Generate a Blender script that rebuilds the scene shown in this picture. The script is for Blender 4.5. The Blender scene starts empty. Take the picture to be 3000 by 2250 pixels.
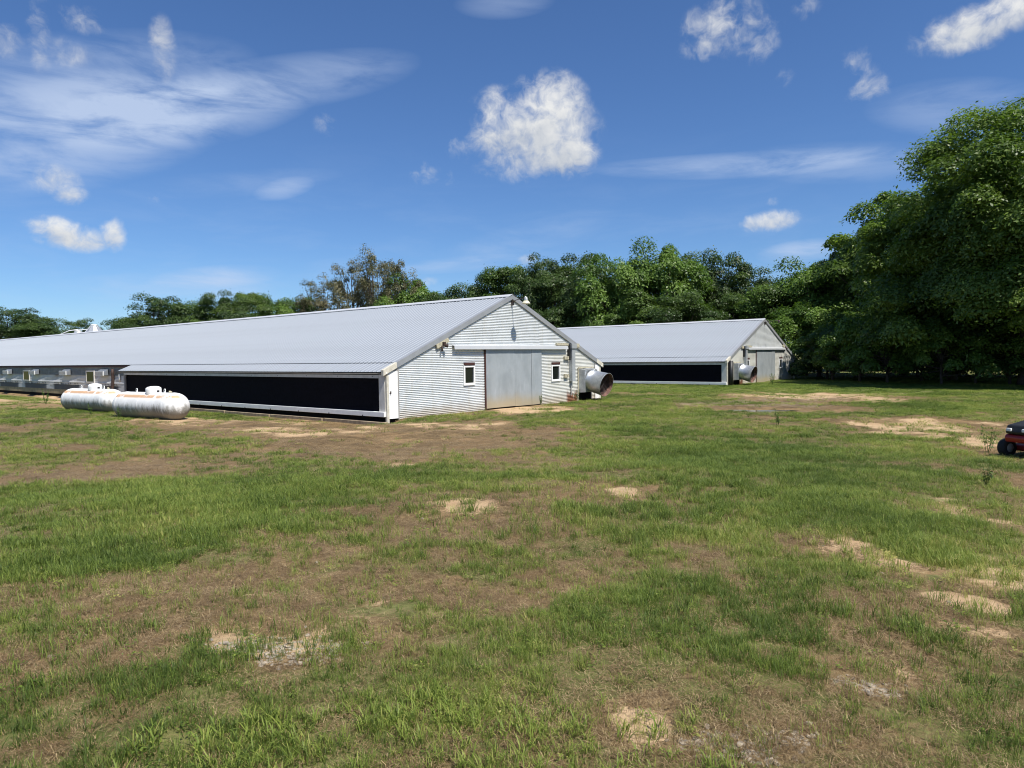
import bpy, bmesh, math, random
import numpy as np
from mathutils import Vector, Matrix
R = math.radians
random.seed(7); rng = np.random.default_rng(11)
scene = bpy.context.scene
C = scene.collection

# ---------------------------------------------------------------- camera
EYE = 1.62
F_PX, PITCH, ROLL = 2042.7, 0.03886, -0.01405      # for a 3000 px wide picture
cam_d = bpy.data.cameras.new('camera'); cam = bpy.data.objects.new('camera', cam_d); C.objects.link(cam)
cam_d.sensor_width = 36.0; cam_d.lens = 36.0 * F_PX / 3000.0
cam_d.clip_start = 0.05; cam_d.clip_end = 3000
_s, _c = math.sin(PITCH), math.cos(PITCH); _sr, _cr = math.sin(ROLL), math.cos(ROLL)
zc = Vector((0, _s, _c)); xr = Vector((1, 0, 0))
right = xr * _cr + zc * _sr; up = zc * _cr - xr * _sr; fwd = Vector((0, _c, -_s))
m = Matrix((right, up, -fwd)).transposed().to_4x4(); m.translation = (0, 0, EYE)
cam.matrix_world = m
scene.camera = cam
scene.view_settings.view_transform = 'Standard'; scene.view_settings.look = 'None'
scene.view_settings.gamma = 1.0; scene.view_settings.use_curve_mapping = False
scene.view_settings.exposure = 0.66
scene.render.engine = 'CYCLES'
scene.cycles.filter_width = 1.05; scene.cycles.max_bounces = 6; scene.cycles.transparent_max_bounces = 4

# ---------------------------------------------------------------- sun and sky
SUN_AZ, SUN_EL = R(137.5), R(58.5)        # azimuth clockwise from +Y
sun_d = bpy.data.lights.new('sun', 'SUN'); sun = bpy.data.objects.new('sun', sun_d); C.objects.link(sun)
sun_d.energy = 4.6; sun_d.angle = R(0.53); sun_d.color = (1.0, 0.955, 0.88)
tosun = Vector((math.sin(SUN_AZ) * math.cos(SUN_EL), math.cos(SUN_AZ) * math.cos(SUN_EL), math.sin(SUN_EL)))
sun.rotation_euler = (-tosun).to_track_quat('-Z', 'Y').to_euler()
sun.location = (60, -60, 120)

CLOUDS=[(0.0272, 0.3047, 0.0815, 0.0491, 1.0), (0.0571, 0.3359, 0.0487, 0.0395, 1.0), (-0.0118, 0.3228, 0.036, 0.0344, 0.9), (0.0825, 0.2794, 0.0389, 0.0295, 0.9), (-0.0712, 0.2923, 0.0183, 0.0177, 0.45), (-0.1174, 0.2559, 0.0221, 0.0144, 0.5), (-0.0837, 0.249, 0.0091, 0.0109, 0.35), (0.303, 0.4151, 0.0554, 0.0302, 0.6), (0.276, 0.395, 0.0358, 0.0182, 0.55), (0.3411, 0.3998, 0.023, 0.0303, 0.4), (0.5752, 0.3616, 0.0489, 0.021, 0.9), (0.6195, 0.3693, 0.0459, 0.0202, 0.85), (0.4547, 0.3437, 0.0235, 0.0213, 0.5), (0.4679, 0.321, 0.0257, 0.0154, 0.5), (0.3614, 0.1754, 0.0274, 0.013, 0.85), (0.3322, 0.1735, 0.0146, 0.0102, 0.7), (0.3585, 0.1992, 0.0092, 0.0059, 0.4), (-0.5782, 0.1611, 0.0234, 0.0128, 0.9), (-0.5528, 0.1513, 0.0366, 0.0152, 0.95), (-0.5161, 0.1579, 0.0151, 0.0188, 0.8), (-0.5741, 0.2142, 0.0259, 0.0167, 0.62), (-0.5582, 0.2002, 0.0191, 0.0117, 0.6), (-0.5819, 0.3756, 0.0128, 0.0389, 0.5), (-0.562, 0.3561, 0.0285, 0.0143, 0.35), (-0.5395, 0.3935, 0.0243, 0.014, 0.42), (-0.4526, 0.3774, 0.0149, 0.0296, 0.48), (-0.6136, 0.3527, 0.0176, 0.0185, 0.5), (-0.4688, 0.2033, 0.0116, 0.005, 0.4), (-0.2501, 0.313, 0.0185, 0.0147, 0.32), (0.0249, 0.1365, 0.0145, 0.0077, 0.5), (-0.1202, 0.1093, 0.0143, 0.0077, 0.5), (0.3698, 0.3473, 0.0136, 0.0127, 0.3), (0.3977, 0.4211, 0.0187, 0.0117, 0.45)]
CIRRUS=[(-0.5625, 0.2682, 0.1681, 0.0473, 0.278, 0.5), (-0.423, 0.31, 0.1369, 0.0303, 0.252, 0.45), (-0.5274, 0.3324, 0.1609, 0.0378, 0.24, 0.35), (-0.2903, 0.3603, 0.1401, 0.024, 0.2, 0.34), (-0.3082, 0.2276, 0.0342, 0.0101, 0.272, 0.3), (0.3171, 0.2486, 0.167, 0.0126, -0.041, 0.42), (0.4377, 0.2385, 0.1209, 0.0189, -0.106, 0.2), (0.3973, 0.1332, 0.0505, 0.0114, 0.059, 0.5), (0.5649, 0.2824, 0.0823, 0.024, -0.153, 0.25), (-0.3938, 0.1105, 0.0678, 0.0114, 0.097, 0.42), (-0.4532, 0.0934, 0.1087, 0.0139, 0.017, 0.3), (-0.067, 0.132, 0.079, 0.0088, 0.076, 0.3), (0.0151, 0.1655, 0.1182, 0.0164, 0.227, 0.14), (-0.0029, 0.4614, 0.0586, 0.0139, 0.034, 0.22), (-0.3703, 0.2298, 0.1149, 0.0126, 0.147, 0.12), (0.1067, 0.1214, 0.0426, 0.0076, 0.087, 0.2)]

class NG:
    """small helper that chains shader nodes"""
    def __init__(s, tree): s.t = tree; s.n = tree.nodes; s.l = tree.links
    def node(s, kind, **kw):
        n = s.n.new(kind)
        for k, v in kw.items(): setattr(n, k, v)
        return n
    def put(s, sock, v):
        if isinstance(v, bpy.types.NodeSocket): s.l.new(v, sock)
        else: sock.default_value = v
    def m(s, op, a, b=None, c=None, clamp=False):
        n = s.n.new('ShaderNodeMath'); n.operation = op; n.use_clamp = clamp
        s.put(n.inputs[0], a)
        if b is not None: s.put(n.inputs[1], b)
        if c is not None: s.put(n.inputs[2], c)
        return n.outputs[0]
    def sstep(s, x, a, b):
        n = s.n.new('ShaderNodeMapRange'); n.interpolation_type = 'SMOOTHSTEP'
        s.put(n.inputs[0], x); n.inputs[1].default_value = a; n.inputs[2].default_value = b
        return n.outputs[0]
    def mix(s, f, a, b, kind='MIX'):
        n = s.n.new('ShaderNodeMix'); n.data_type = 'RGBA'; n.blend_type = kind
        s.put(n.inputs[0], f)
        for i, v in ((6, a), (7, b)):
            if not isinstance(v, bpy.types.NodeSocket) and len(v) == 3: v = (*v, 1)
            s.put(n.inputs[i], v)
        return n.outputs[2]
    def noise(s, vec, scale, detail=4, rough=.55, dist=0.0):
        n = s.n.new('ShaderNodeTexNoise'); n.inputs['Scale'].default_value = scale
        n.inputs['Detail'].default_value = detail; n.inputs['Roughness'].default_value = rough
        n.inputs['Distortion'].default_value = dist
        if vec is not None: s.l.new(vec, n.inputs['Vector'])
        return n.outputs['Fac']
    def ramp(s, f, *stops):
        n = s.n.new('ShaderNodeValToRGB'); e = n.color_ramp.elements
        while len(e) < len(stops): e.new(.5)
        for i, (p, c) in enumerate(stops): e[i].position = p; e[i].color = (*c, 1)
        s.put(n.inputs[0], f); return n.outputs[0]
    def vmul(s, v, xyz):
        n = s.n.new('ShaderNodeVectorMath'); n.operation = 'MULTIPLY'; s.put(n.inputs[0], v); n.inputs[1].default_value = xyz
        return n.outputs[0]
    def vadd(s, v, xyz):
        n = s.n.new('ShaderNodeVectorMath'); n.operation = 'ADD'; s.put(n.inputs[0], v); n.inputs[1].default_value = xyz
        return n.outputs[0]

def build_world():
    w = bpy.data.worlds.new('World'); scene.world = w; w.use_nodes = True
    g = NG(w.node_tree); g.n.clear()
    out = g.node('ShaderNodeOutputWorld'); bg = g.node('ShaderNodeBackground')
    sky = g.node('ShaderNodeTexSky'); sky.sky_type = 'NISHITA'; sky.sun_disc = False
    sky.sun_elevation = SUN_EL; sky.sun_rotation = SUN_AZ
    sky.air_density = SKY_AIR; sky.dust_density = SKY_DUST; sky.ozone_density = SKY_OZONE; sky.altitude = 50
    tc = g.node('ShaderNodeTexCoord'); d = tc.outputs['Generated']
    sep = g.node('ShaderNodeSeparateXYZ'); g.l.new(d, sep.inputs[0]); x, y, z = sep.outputs
    az = g.m('ARCTAN2', x, y); el = g.m('ARCSINE', g.m('MAXIMUM', -1.0, g.m('MINIMUM', z, 1.0)))
    def fluff(v): return g.m('ADD', g.m('MULTIPLY', g.noise(v, 14, 5, .58, .0), .60), g.m('MULTIPLY', g.noise(v, 44, 4, .62, .0), .40))
    comb = g.node('ShaderNodeCombineXYZ'); g.put(comb.inputs[0], az); g.put(comb.inputs[1], el); ae = comb.outputs[0]
    wob = g.node('ShaderNodeTexNoise'); wob.inputs['Scale'].default_value = 30; wob.inputs['Detail'].default_value = 2; g.l.new(d, wob.inputs['Vector'])
    wv = g.vmul(g.vadd(wob.outputs['Color'], (-.5, -.5, -.5)), (.03, .03, .03))
    dw = g.node('ShaderNodeVectorMath'); g.l.new(d, dw.inputs[0]); g.l.new(wv, dw.inputs[1])       # billowing: bend the field
    fb = fluff(dw.outputs[0])
    fb2 = fluff(g.vadd(dw.outputs[0], (.010, -.005, .015)))            # the same field a little towards the sun
    def local(cx, cy, rx, ry, ang=0.0):
        mp = g.node('ShaderNodeMapping'); mp.vector_type = 'TEXTURE'; mp.inputs['Location'].default_value = (cx, cy, 0)
        mp.inputs['Rotation'].default_value = (0, 0, ang); mp.inputs['Scale'].default_value = (rx, ry, 1); g.l.new(ae, mp.inputs[0]); v = mp.outputs[0]
        dt = g.node('ShaderNodeVectorMath'); dt.operation = 'DOT_PRODUCT'; g.l.new(v, dt.inputs[0]); g.l.new(v, dt.inputs[1])
        return v, dt.outputs['Value']
    # heaps of cumulus; the rest of the sky carries the same kind of clouds
    field = None; low = None; extra = []
    r2 = random.Random(5)
    for i in range(12):
        a = .95 + (2 * math.pi - 1.9) * (i + r2.random() * .7) / 12
        if a > math.pi: a -= 2 * math.pi
        extra.append((a, r2.uniform(.14, .75), r2.uniform(.03, .09), r2.uniform(.015, .045), r2.uniform(.4, 1)))
    for (a, e, ra, re, wt) in CLOUDS + extra:
        v, q = local(a, e, ra * 1.42, re * 1.42)
        k = g.m('MULTIPLY_ADD', q, -wt, wt, clamp=True)
        field = k if field is None else g.m('MAXIMUM', field, k)
        if wt > .55:
            sc_ = g.node('ShaderNodeVectorMath'); sc_.operation = 'SCALE'; g.l.new(v, sc_.inputs[0]); g.l.new(k, sc_.inputs['Scale'])
            if low is None: low = sc_.outputs[0]
            else:
                ad = g.node('ShaderNodeVectorMath'); g.l.new(low, ad.inputs[0]); g.l.new(sc_.outputs[0], ad.inputs[1]); low = ad.outputs[0]
    sp_ = g.node('ShaderNodeSeparateXYZ'); g.l.new(low, sp_.inputs[0]); yy = sp_.outputs[1]
    dens = g.m('ADD', field, g.m('MULTIPLY', g.m('SUBTRACT', fb, .5), 3.0))
    ca = g.m('MULTIPLY', g.m('MULTIPLY', g.sstep(dens, .10, 1.05), g.sstep(field, 0.0, .30)), g.m('MULTIPLY_ADD', g.sstep(field, .25, .7), .42, .58))
    light = g.m('ADD', g.m('MULTIPLY', g.m('SUBTRACT', fb, fb2), 1.5), g.m('MULTIPLY_ADD', yy, .75, .66), clamp=True)
    ccol = g.mix(light, (.50, .56, .66), (1.0, 1.0, .98))
    # thin high veils: long streaks
    st = None
    for (a, e, l, t, ang, wt) in CIRRUS + [(1.6, .5, .4, .05, .1, .4), (2.7, .6, .5, .06, -.1, .4), (-1.7, .45, .45, .06, .2, .4), (-2.8, .5, .4, .05, 0, .35)]:
        v, q = local(a, e, l * 1.25, t * 1.4, ang)
        k = g.m('MULTIPLY_ADD', q, -wt, wt, clamp=True)
        st = k if st is None else g.m('ADD', st, k)
    mp = g.node('ShaderNodeMapping'); mp.inputs['Rotation'].default_value = (0, 0, -.26); mp.inputs['Scale'].default_value = (1.0, 4.2, 1)
    g.l.new(ae, mp.inputs[0])
    nst = g.noise(mp.outputs[0], 7, 6, .6, .4)
    st = g.m('MULTIPLY', st, g.sstep(nst, .24, .66))
    hz = g.m('MULTIPLY', g.sstep(nst, .42, .75), g.m('MULTIPLY', g.sstep(el, .34, .05), .14))   # faint veil low down
    st = g.m('MINIMUM', g.m('ADD', g.m('MULTIPLY', st, 1.15), hz), .8)
    skc = sky.outputs[0]
    tint = g.mix(1.0, skc, SKY_TINT, 'MULTIPLY')
    k = 1.0 / SKY_STRENGTH
    col = g.mix(st, tint, (.36 * k, .43 * k, .56 * k))
    cc = g.mix(1.0, ccol, (CLOUD_GAIN * k,) * 3, 'MULTIPLY')
    col = g.mix(g.m('MULTIPLY', ca, .97), col, cc)
    g.l.new(col, bg.inputs[0]); bg.inputs[1].default_value = SKY_STRENGTH
    g.l.new(bg.outputs[0], out.inputs[0])
    w.cycles.sampling_method = 'MANUAL'; w.cycles.sample_map_resolution = 256
SKY_STRENGTH, SKY_AIR, SKY_DUST, SKY_OZONE, SKY_TINT, CLOUD_GAIN = 0.1, 1.0, 0.0, 4.0, (.44, .575, .755), .56
build_world()

# ---------------------------------------------------------------- helpers
def tag(o, label=None, cat=None, group=None, kind=None):
    for k, v in (('label', label), ('category', cat), ('group', group), ('kind', kind)):
        if v: o[k] = v
    return o
def empty(name, loc, rz=0):
    o = bpy.data.objects.new(name, None); C.objects.link(o); o.empty_display_size = .2
    o.location = loc; o.rotation_euler = (0, 0, rz); return o

class MB:
    """collects vertices and faces and links them as ONE mesh object"""
    def __init__(s): s.v = []; s.f = []; s.smooth = False
    def quad(s, a, b, c, d):
        n = len(s.v); s.v += [a, b, c, d]; s.f.append((n, n + 1, n + 2, n + 3)); return s
    def poly(s, pts):
        n = len(s.v); s.v += list(pts); s.f.append(tuple(range(n, n + len(pts)))); return s
    def box(s, x0, x1, y0, y1, z0, z1):
        n = len(s.v)
        s.v += [(x0, y0, z0), (x1, y0, z0), (x1, y1, z0), (x0, y1, z0), (x0, y0, z1), (x1, y0, z1), (x1, y1, z1), (x0, y1, z1)]
        s.f += [tuple(n + i for i in q) for q in ((0, 3, 2, 1), (4, 5, 6, 7), (0, 1, 5, 4), (1, 2, 6, 5), (2, 3, 7, 6), (3, 0, 4, 7))]
        return s
    def prism(s, pts, axis, a, b):
        """extrude a closed outline; axis 'y': pts are (x,z); 'x': pts are (y,z); 'z': pts are (x,y)"""
        def P(p, t): return {'y': (p[0], t, p[1]), 'x': (t, p[0], p[1]), 'z': (p[0], p[1], t)}[axis]
        n = len(s.v); k = len(pts)
        s.v += [P(p, a) for p in pts] + [P(p, b) for p in pts]
        s.f.append(tuple(n + i for i in range(k))); s.f.append(tuple(n + k + i for i in reversed(range(k))))
        for i in range(k): j = (i + 1) % k; s.f.append((n + i, n + k + i, n + k + j, n + j))
        return s
    def tube(s, pts, r, seg=8, cap=True):
        pts = [Vector(p) for p in pts]; rs = r if isinstance(r, (list, tuple)) else [r] * len(pts)
        n0 = len(s.v); ref = None
        for i, p in enumerate(pts):
            t = (pts[min(i + 1, len(pts) - 1)] - pts[max(i - 1, 0)]).normalized()
            if ref is None:
                ref = Vector((0, 0, 1)) if abs(t.z) < .9 else Vector((1, 0, 0))
            a = t.cross(ref).normalized(); b = a.cross(t); ref = b
            for k in range(seg):
                an = 2 * math.pi * k / seg; s.v.append(tuple(p + (a * math.cos(an) + b * math.sin(an)) * rs[i]))
        for i in range(len(pts) - 1):
            for k in range(seg):
                k2 = (k + 1) % seg; q = n0 + i * seg
                s.f.append((q + k, q + k2, q + seg + k2, q + seg + k))
        if cap:
            s.f.append(tuple(n0 + k for k in reversed(range(seg)))); e = n0 + (len(pts) - 1) * seg; s.f.append(tuple(e + k for k in range(seg)))
        return s
    def lathe(s, prof, seg=24, mat=None):
        """prof: list of (r, h) about local z; mat maps to place"""
        n0 = len(s.v); M = mat or Matrix()
        for (r, h) in prof:
            for k in range(seg):
                a = 2 * math.pi * k / seg; s.v.append(tuple(M @ Vector((r * math.cos(a), r * math.sin(a), h))))
        for i in range(len(prof) - 1):
            for k in range(seg):
                k2 = (k + 1) % seg; q = n0 + i * seg; s.f.append((q + k, q + k2, q + seg + k2, q + seg + k))
        return s
    def mesh(s, name):
        me = bpy.data.meshes.new(name); me.from_pydata(s.v, [], s.f); me.update()
        if s.smooth: me.polygons.foreach_set('use_smooth', [True] * len(me.polygons))
        return me
    def build(s, name, mat, parent=None, smooth=False):
        s.smooth = smooth or s.smooth
        me = s.mesh(name); me.materials.append(mat)
        o = bpy.data.objects.new(name, me); C.objects.link(o); o.parent = parent; return o
def link(name, me, parent=None, loc=(0, 0, 0), rot=(0, 0, 0), scl=None):
    o = bpy.data.objects.new(name, me); C.objects.link(o); o.parent = parent; o.location = loc; o.rotation_euler = rot
    if scl: o.scale = scl
    return o
def copy_tree(o, parent=None):
    c = o.copy(); C.objects.link(c); c.parent = parent
    for ch in list(o.children): copy_tree(ch, c)
    return c
def bevel(o, w=.01, seg=2):
    md = o.modifiers.new('bevel', 'BEVEL'); md.width = w; md.segments = seg; md.limit_method = 'ANGLE'; return o

# ---------------------------------------------------------------- materials
def new_mat(name):
    m = bpy.data.materials.new(name); m.use_nodes = True; g = NG(m.node_tree); b = g.n['Principled BSDF']; return m, g, b
def coords(g, kind='Object'): return g.node('ShaderNodeTexCoord').outputs[kind]
def metal(name, c1, c2, rough=.45, met=.35, scale=3.0, stretch=(1, 1, 1), bump=0.0, streak=None):
    m, g, b = new_mat(name); v = g.vmul(coords(g), stretch)
    n = g.noise(v, scale, 5, .6)
    col = g.mix(g.sstep(n, .3, .7), c1, c2)
    if streak:                                   # (colour, amount, scale vector): weather streaks
        c3, amt, sv = streak
        s = g.noise(g.vmul(coords(g), sv), 1.0, 5, .65)
        col = g.mix(g.m('MULTIPLY', g.sstep(s, .52, .75), amt), col, c3)
    g.put(b.inputs['Base Color'], col); b.inputs['Metallic'].default_value = met
    g.put(b.inputs['Roughness'], g.m('ADD', g.m('MULTIPLY', n, .25), rough - .12))
    if bump:
        bp = g.node('ShaderNodeBump'); bp.inputs['Strength'].default_value = bump; bp.inputs['Distance'].default_value = .01
        g.put(bp.inputs['Height'], g.noise(coords(g), scale * 4, 3)); g.l.new(bp.outputs[0], b.inputs['Normal'])
    return m
def plain(name, c1, c2=None, rough=.6, scale=6.0, spec=.4, met=0.0):
    c2 = c2 or tuple(x * .75 for x in c1)
    m, g, b = new_mat(name); n = g.noise(coords(g), scale, 6, .6)
    g.put(b.inputs['Base Color'], g.mix(g.sstep(n, .3, .72), c1, c2)); b.inputs['Roughness'].default_value = rough
    b.inputs['Specular IOR Level'].default_value = spec; b.inputs['Metallic'].default_value = met
    return m
M = {}
M['roof'] = metal('roof_metal', (.285, .31, .342), (.264, .288, .318), .6, .1, .5, (1, .25, 1), 0, ((.22, .225, .23), .3, (.5, 3, .5)))
M['ridge'] = metal('ridge_metal', (.52, .53, .54), (.46, .48, .50), .5, .15, 1.5)
M['fascia'] = metal('fascia_metal', (.40, .41, .42), (.33, .34, .35), .5, .45, 2.0)
M['galv'] = metal('galvanised_metal', (.52, .54, .55), (.38, .40, .42), .42, .7, 5.0, (1, 1, 1), 0, ((.62, .63, .64), .5, (9, 9, 1)))
M['cream'] = plain('cream_board', (.60, .57, .48), (.46, .43, .35), .7, 7)
M['whitepaint'] = plain('white_paint', (.80, .80, .78), (.70, .70, .68), .5, 3)
M['offwhite'] = plain('off_white_rail', (.62, .60, .56), (.50, .48, .44), .6, 2.5)
M['greytrim'] = plain('grey_trim', (.36, .35, .33), (.27, .26, .25), .6, 4)
M['pvc'] = plain('white_pipe', (.75, .74, .70), (.6, .58, .52), .4, 5)
M['mesh'] = plain('black_pad_mesh', (.006, .006, .010), (.004, .004, .006), .85, 9, .08)
M['void'] = plain('dark_void', (.012, .011, .010), (.006, .006, .006), .9, 4, .1)
M['sill'] = plain('weathered_timber', (.34, .27, .18), (.20, .15, .10), .8, 5)
M['oldwood'] = plain('pale_old_wood', (.48, .44, .32), (.30, .27, .19), .8, 12)
M['brown'] = plain('brown_trim', (.06, .022, .018), (.045, .018, .015), .6, 8)
M['postbrown'] = plain('rusty_post', (.055, .030, .022), (.03, .018, .015), .7, 6)
M['redfascia'] = plain('dark_red_fascia', (.10, .028, .028), (.06, .02, .02), .7, 5)
M['greybox'] = metal('grey_raceway', (.40, .42, .43), (.34, .36, .37), .5, .3, 4)
M['black'] = plain('black_plastic', (.012, .012, .013), (.02, .02, .02), .5, 8)
M['inletwhite'] = plain('white_inlet', (.72, .72, .70), (.6, .6, .58), .55, 6)
M['inletgrey'] = metal('inlet_hood_metal', (.30, .32, .34), (.22, .24, .26), .5, .5, 5)
M['rustin'] = plain('rusty_lining', (.045, .024, .018), (.20, .105, .08), .85, 7)
M['fanblade'] = plain('fan_blade', (.05, .03, .025), (.03, .02, .018), .6, 9)
M['darkmetal'] = plain('dark_steel', (.05, .045, .045), (.09, .06, .05), .5, 9, .5, .5)
M['shade'] = plain('lamp_bowl', (.66, .62, .45), (.55, .52, .38), .35, 8)
M['red'] = plain('red_paint', (.32, .015, .012), (.25, .012, .01), .35, 3, .5)
M['tyre'] = plain('tyre_rubber', (.018, .018, .018), (.03, .028, .025), .8, 20, .3)
M['stone'] = plain('pebble', (.34, .28, .20), (.20, .18, .15), .85, 30)
def glass_mat():
    m, g, b = new_mat('window_glass')
    b.inputs['Base Color'].default_value = (.010, .013, .012, 1); b.inputs['Roughness'].default_value = .06
    b.inputs['Specular IOR Level'].default_value = .45; return m
M['glass'] = glass_mat()

def siding_mat(name, rust):
    """galvanised wall sheets: dirt splash near the ground, cream stains, a rusty corner"""
    m, g, b = new_mat(name); o = coords(g)
    sep = g.node('ShaderNodeSeparateXYZ'); g.l.new(o, sep.inputs[0]); x, y, z = sep.outputs
    n = g.noise(g.vmul(o, (.6, 1, 1.2)), 2.2, 6, .6)
    col = g.mix(g.sstep(n, .3, .7), (.69, .715, .72), (.58, .605, .61))
    st = g.noise(g.vmul(o, (5, 1, .5)), 1.0, 5, .6)
    col = g.mix(g.m('MULTIPLY', g.sstep(st, .5, .75), .30), col, (.50, .45, .34))
    cx0, cx1 = rust
    warm = g.m('MULTIPLY', g.sstep(x, cx0 - 2.6, cx0 - 1.0), .42)
    col = g.mix(g.m('MULTIPLY', warm, g.sstep(z, 2.6, 2.2)), col, (.66, .62, .50))
    splash = g.m('MULTIPLY', g.sstep(g.m('SUBTRACT', z, g.m('MULTIPLY', n, .5)), .30, -.25), .55)
    col = g.mix(splash, col, (.42, .33, .21))
    rz = g.m('MULTIPLY', g.sstep(g.m('ADD', z, g.m('MULTIPLY', g.m('SUBTRACT', st, .5), 1.6)), .62, .25), g.m('MULTIPLY', g.sstep(x, cx0 - .1, cx0 + .15), g.sstep(x, cx1 + .1, cx1 - .1)))
    col = g.mix(g.m('MULTIPLY', rz, .95), col, (.20, .075, .035))
    g.put(b.inputs['Base Color'], col); b.inputs['Metallic'].default_value = .3; b.inputs['Roughness'].default_value = .5
    return m
M['siding1'] = siding_mat('gable_siding', (10.5, 11.4)); M['siding2'] = siding_mat('far_gable_siding', (1.5, 2.2))
def door_mat():
    m, g, b = new_mat('sliding_door_metal'); o = coords(g)
    sep = g.node('ShaderNodeSeparateXYZ'); g.l.new(o, sep.inputs[0]); z = sep.outputs[2]
    n = g.noise(g.vmul(o, (1, 1, .6)), 1.6, 6, .6); st = g.noise(g.vmul(o, (11, 1, .9)), 1, 5, .6)
    col = g.mix(g.sstep(n, .3, .7), (.33, .36, .375), (.42, .45, .465))
    col = g.mix(g.m('MULTIPLY', g.sstep(st, .56, .72), .45), col, (.55, .57, .58))
    sp = g.noise(g.vmul(o, (16, 1, 5)), 1, 3, .5); col = g.mix(g.sstep(sp, .70, .78), col, (.72, .73, .73))
    dirt = g.m('MULTIPLY', g.sstep(g.m('ADD', z, g.m('MULTIPLY', g.m('SUBTRACT', n, .5), .5)), .75, .12), .85)
    col = g.mix(dirt, col, (.47, .39, .25))
    g.put(b.inputs['Base Color'], col); b.inputs['Metallic'].default_value = .45; b.inputs['Roughness'].default_value = .5
    return m
M['door'] = door_mat()
def curtain_mat():
    """faded white side curtain: brown runs below the inlets, mildew along the lower half"""
    m, g, b = new_mat('side_curtain'); o = coords(g)
    sep = g.node('ShaderNodeSeparateXYZ'); g.l.new(o, sep.inputs[0]); x, y, z = sep.outputs
    n = g.noise(g.vmul(o, (1, .5, 1.5)), 2.0, 5, .6)
    col = g.mix(g.sstep(n, .3, .7), (.56, .56, .55), (.44, .44, .44))
    st = g.noise(g.vmul(o, (1, 4.2, .35)), 1.0, 4, .65)
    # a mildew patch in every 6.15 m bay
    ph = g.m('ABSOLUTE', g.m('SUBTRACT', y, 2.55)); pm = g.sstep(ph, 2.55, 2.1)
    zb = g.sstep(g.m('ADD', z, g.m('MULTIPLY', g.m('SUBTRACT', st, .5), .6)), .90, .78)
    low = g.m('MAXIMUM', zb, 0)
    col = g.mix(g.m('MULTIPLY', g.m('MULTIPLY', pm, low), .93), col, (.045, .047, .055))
    br = g.m('MULTIPLY', g.sstep(g.m('ABSOLUTE', g.m('SUBTRACT', y, 4.0)), .9, .2), g.sstep(z, 1.1, 1.4))
    col = g.mix(g.m('MULTIPLY', g.m('MULTIPLY', br, g.sstep(n, .35, .6)), .8), col, (.20, .12, .06))
    g.put(b.inputs['Base Color'], col); b.inputs['Roughness'].default_value = .75; return m
M['curtain'] = curtain_mat()
M['upperside'] = metal('upper_siding', (.26, .26, .245), (.19, .19, .18), .6, .2, 2.0, (1, .6, 2))  # bare galvanised sheet, its colour darkened to carry part of the eave shade
M['baseboard'] = plain('tan_base_board', (.36, .29, .17), (.24, .19, .11), .8, 3)
def tank_mat():
    m, g, b = new_mat('tank_paint'); o = coords(g)
    sep = g.node('ShaderNodeSeparateXYZ'); g.l.new(o, sep.inputs[0]); x, y, z = sep.outputs
    n = g.noise(o, 2.3, 6, .6); n2 = g.noise(g.vmul(o, (7, 2, 1.2)), 1.2, 6, .7)
    col = g.mix(g.sstep(n, .3, .7), (.78, .78, .76), (.66, .66, .64))
    hang = g.noise(g.vmul(o, (6, 1, 1)), 1.0, 5, .6)
    # rust band on the shoulder, along the tank
    band = g.m('MULTIPLY', g.sstep(g.m('ABSOLUTE', g.m('SUBTRACT', z, .91)), .085, .025), g.sstep(g.noise(g.vmul(o, (1.3, 1, 1)), 1.6, 4, .6), .33, .48))
    band = g.m('MULTIPLY', band, g.sstep(y, -.1, .1))
    col = g.mix(g.m('MULTIPLY', band, .85), col, (.48, .25, .09))
    rim = g.m('MULTIPLY', g.sstep(hang, .55, .75), g.sstep(z, .72, .95)); col = g.mix(g.m('MULTIPLY', rim, .45), col, (.62, .42, .2))
    # grime on the belly
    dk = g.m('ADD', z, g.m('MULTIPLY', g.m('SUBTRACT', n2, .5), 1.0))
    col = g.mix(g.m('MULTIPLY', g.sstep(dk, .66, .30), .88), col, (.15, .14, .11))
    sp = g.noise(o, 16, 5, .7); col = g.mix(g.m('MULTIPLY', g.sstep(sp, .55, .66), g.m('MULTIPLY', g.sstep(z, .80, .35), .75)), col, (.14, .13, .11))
    g.put(b.inputs['Base Color'], col); b.inputs['Roughness'].default_value = .5; return m
M['tank'] = tank_mat()

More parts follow.
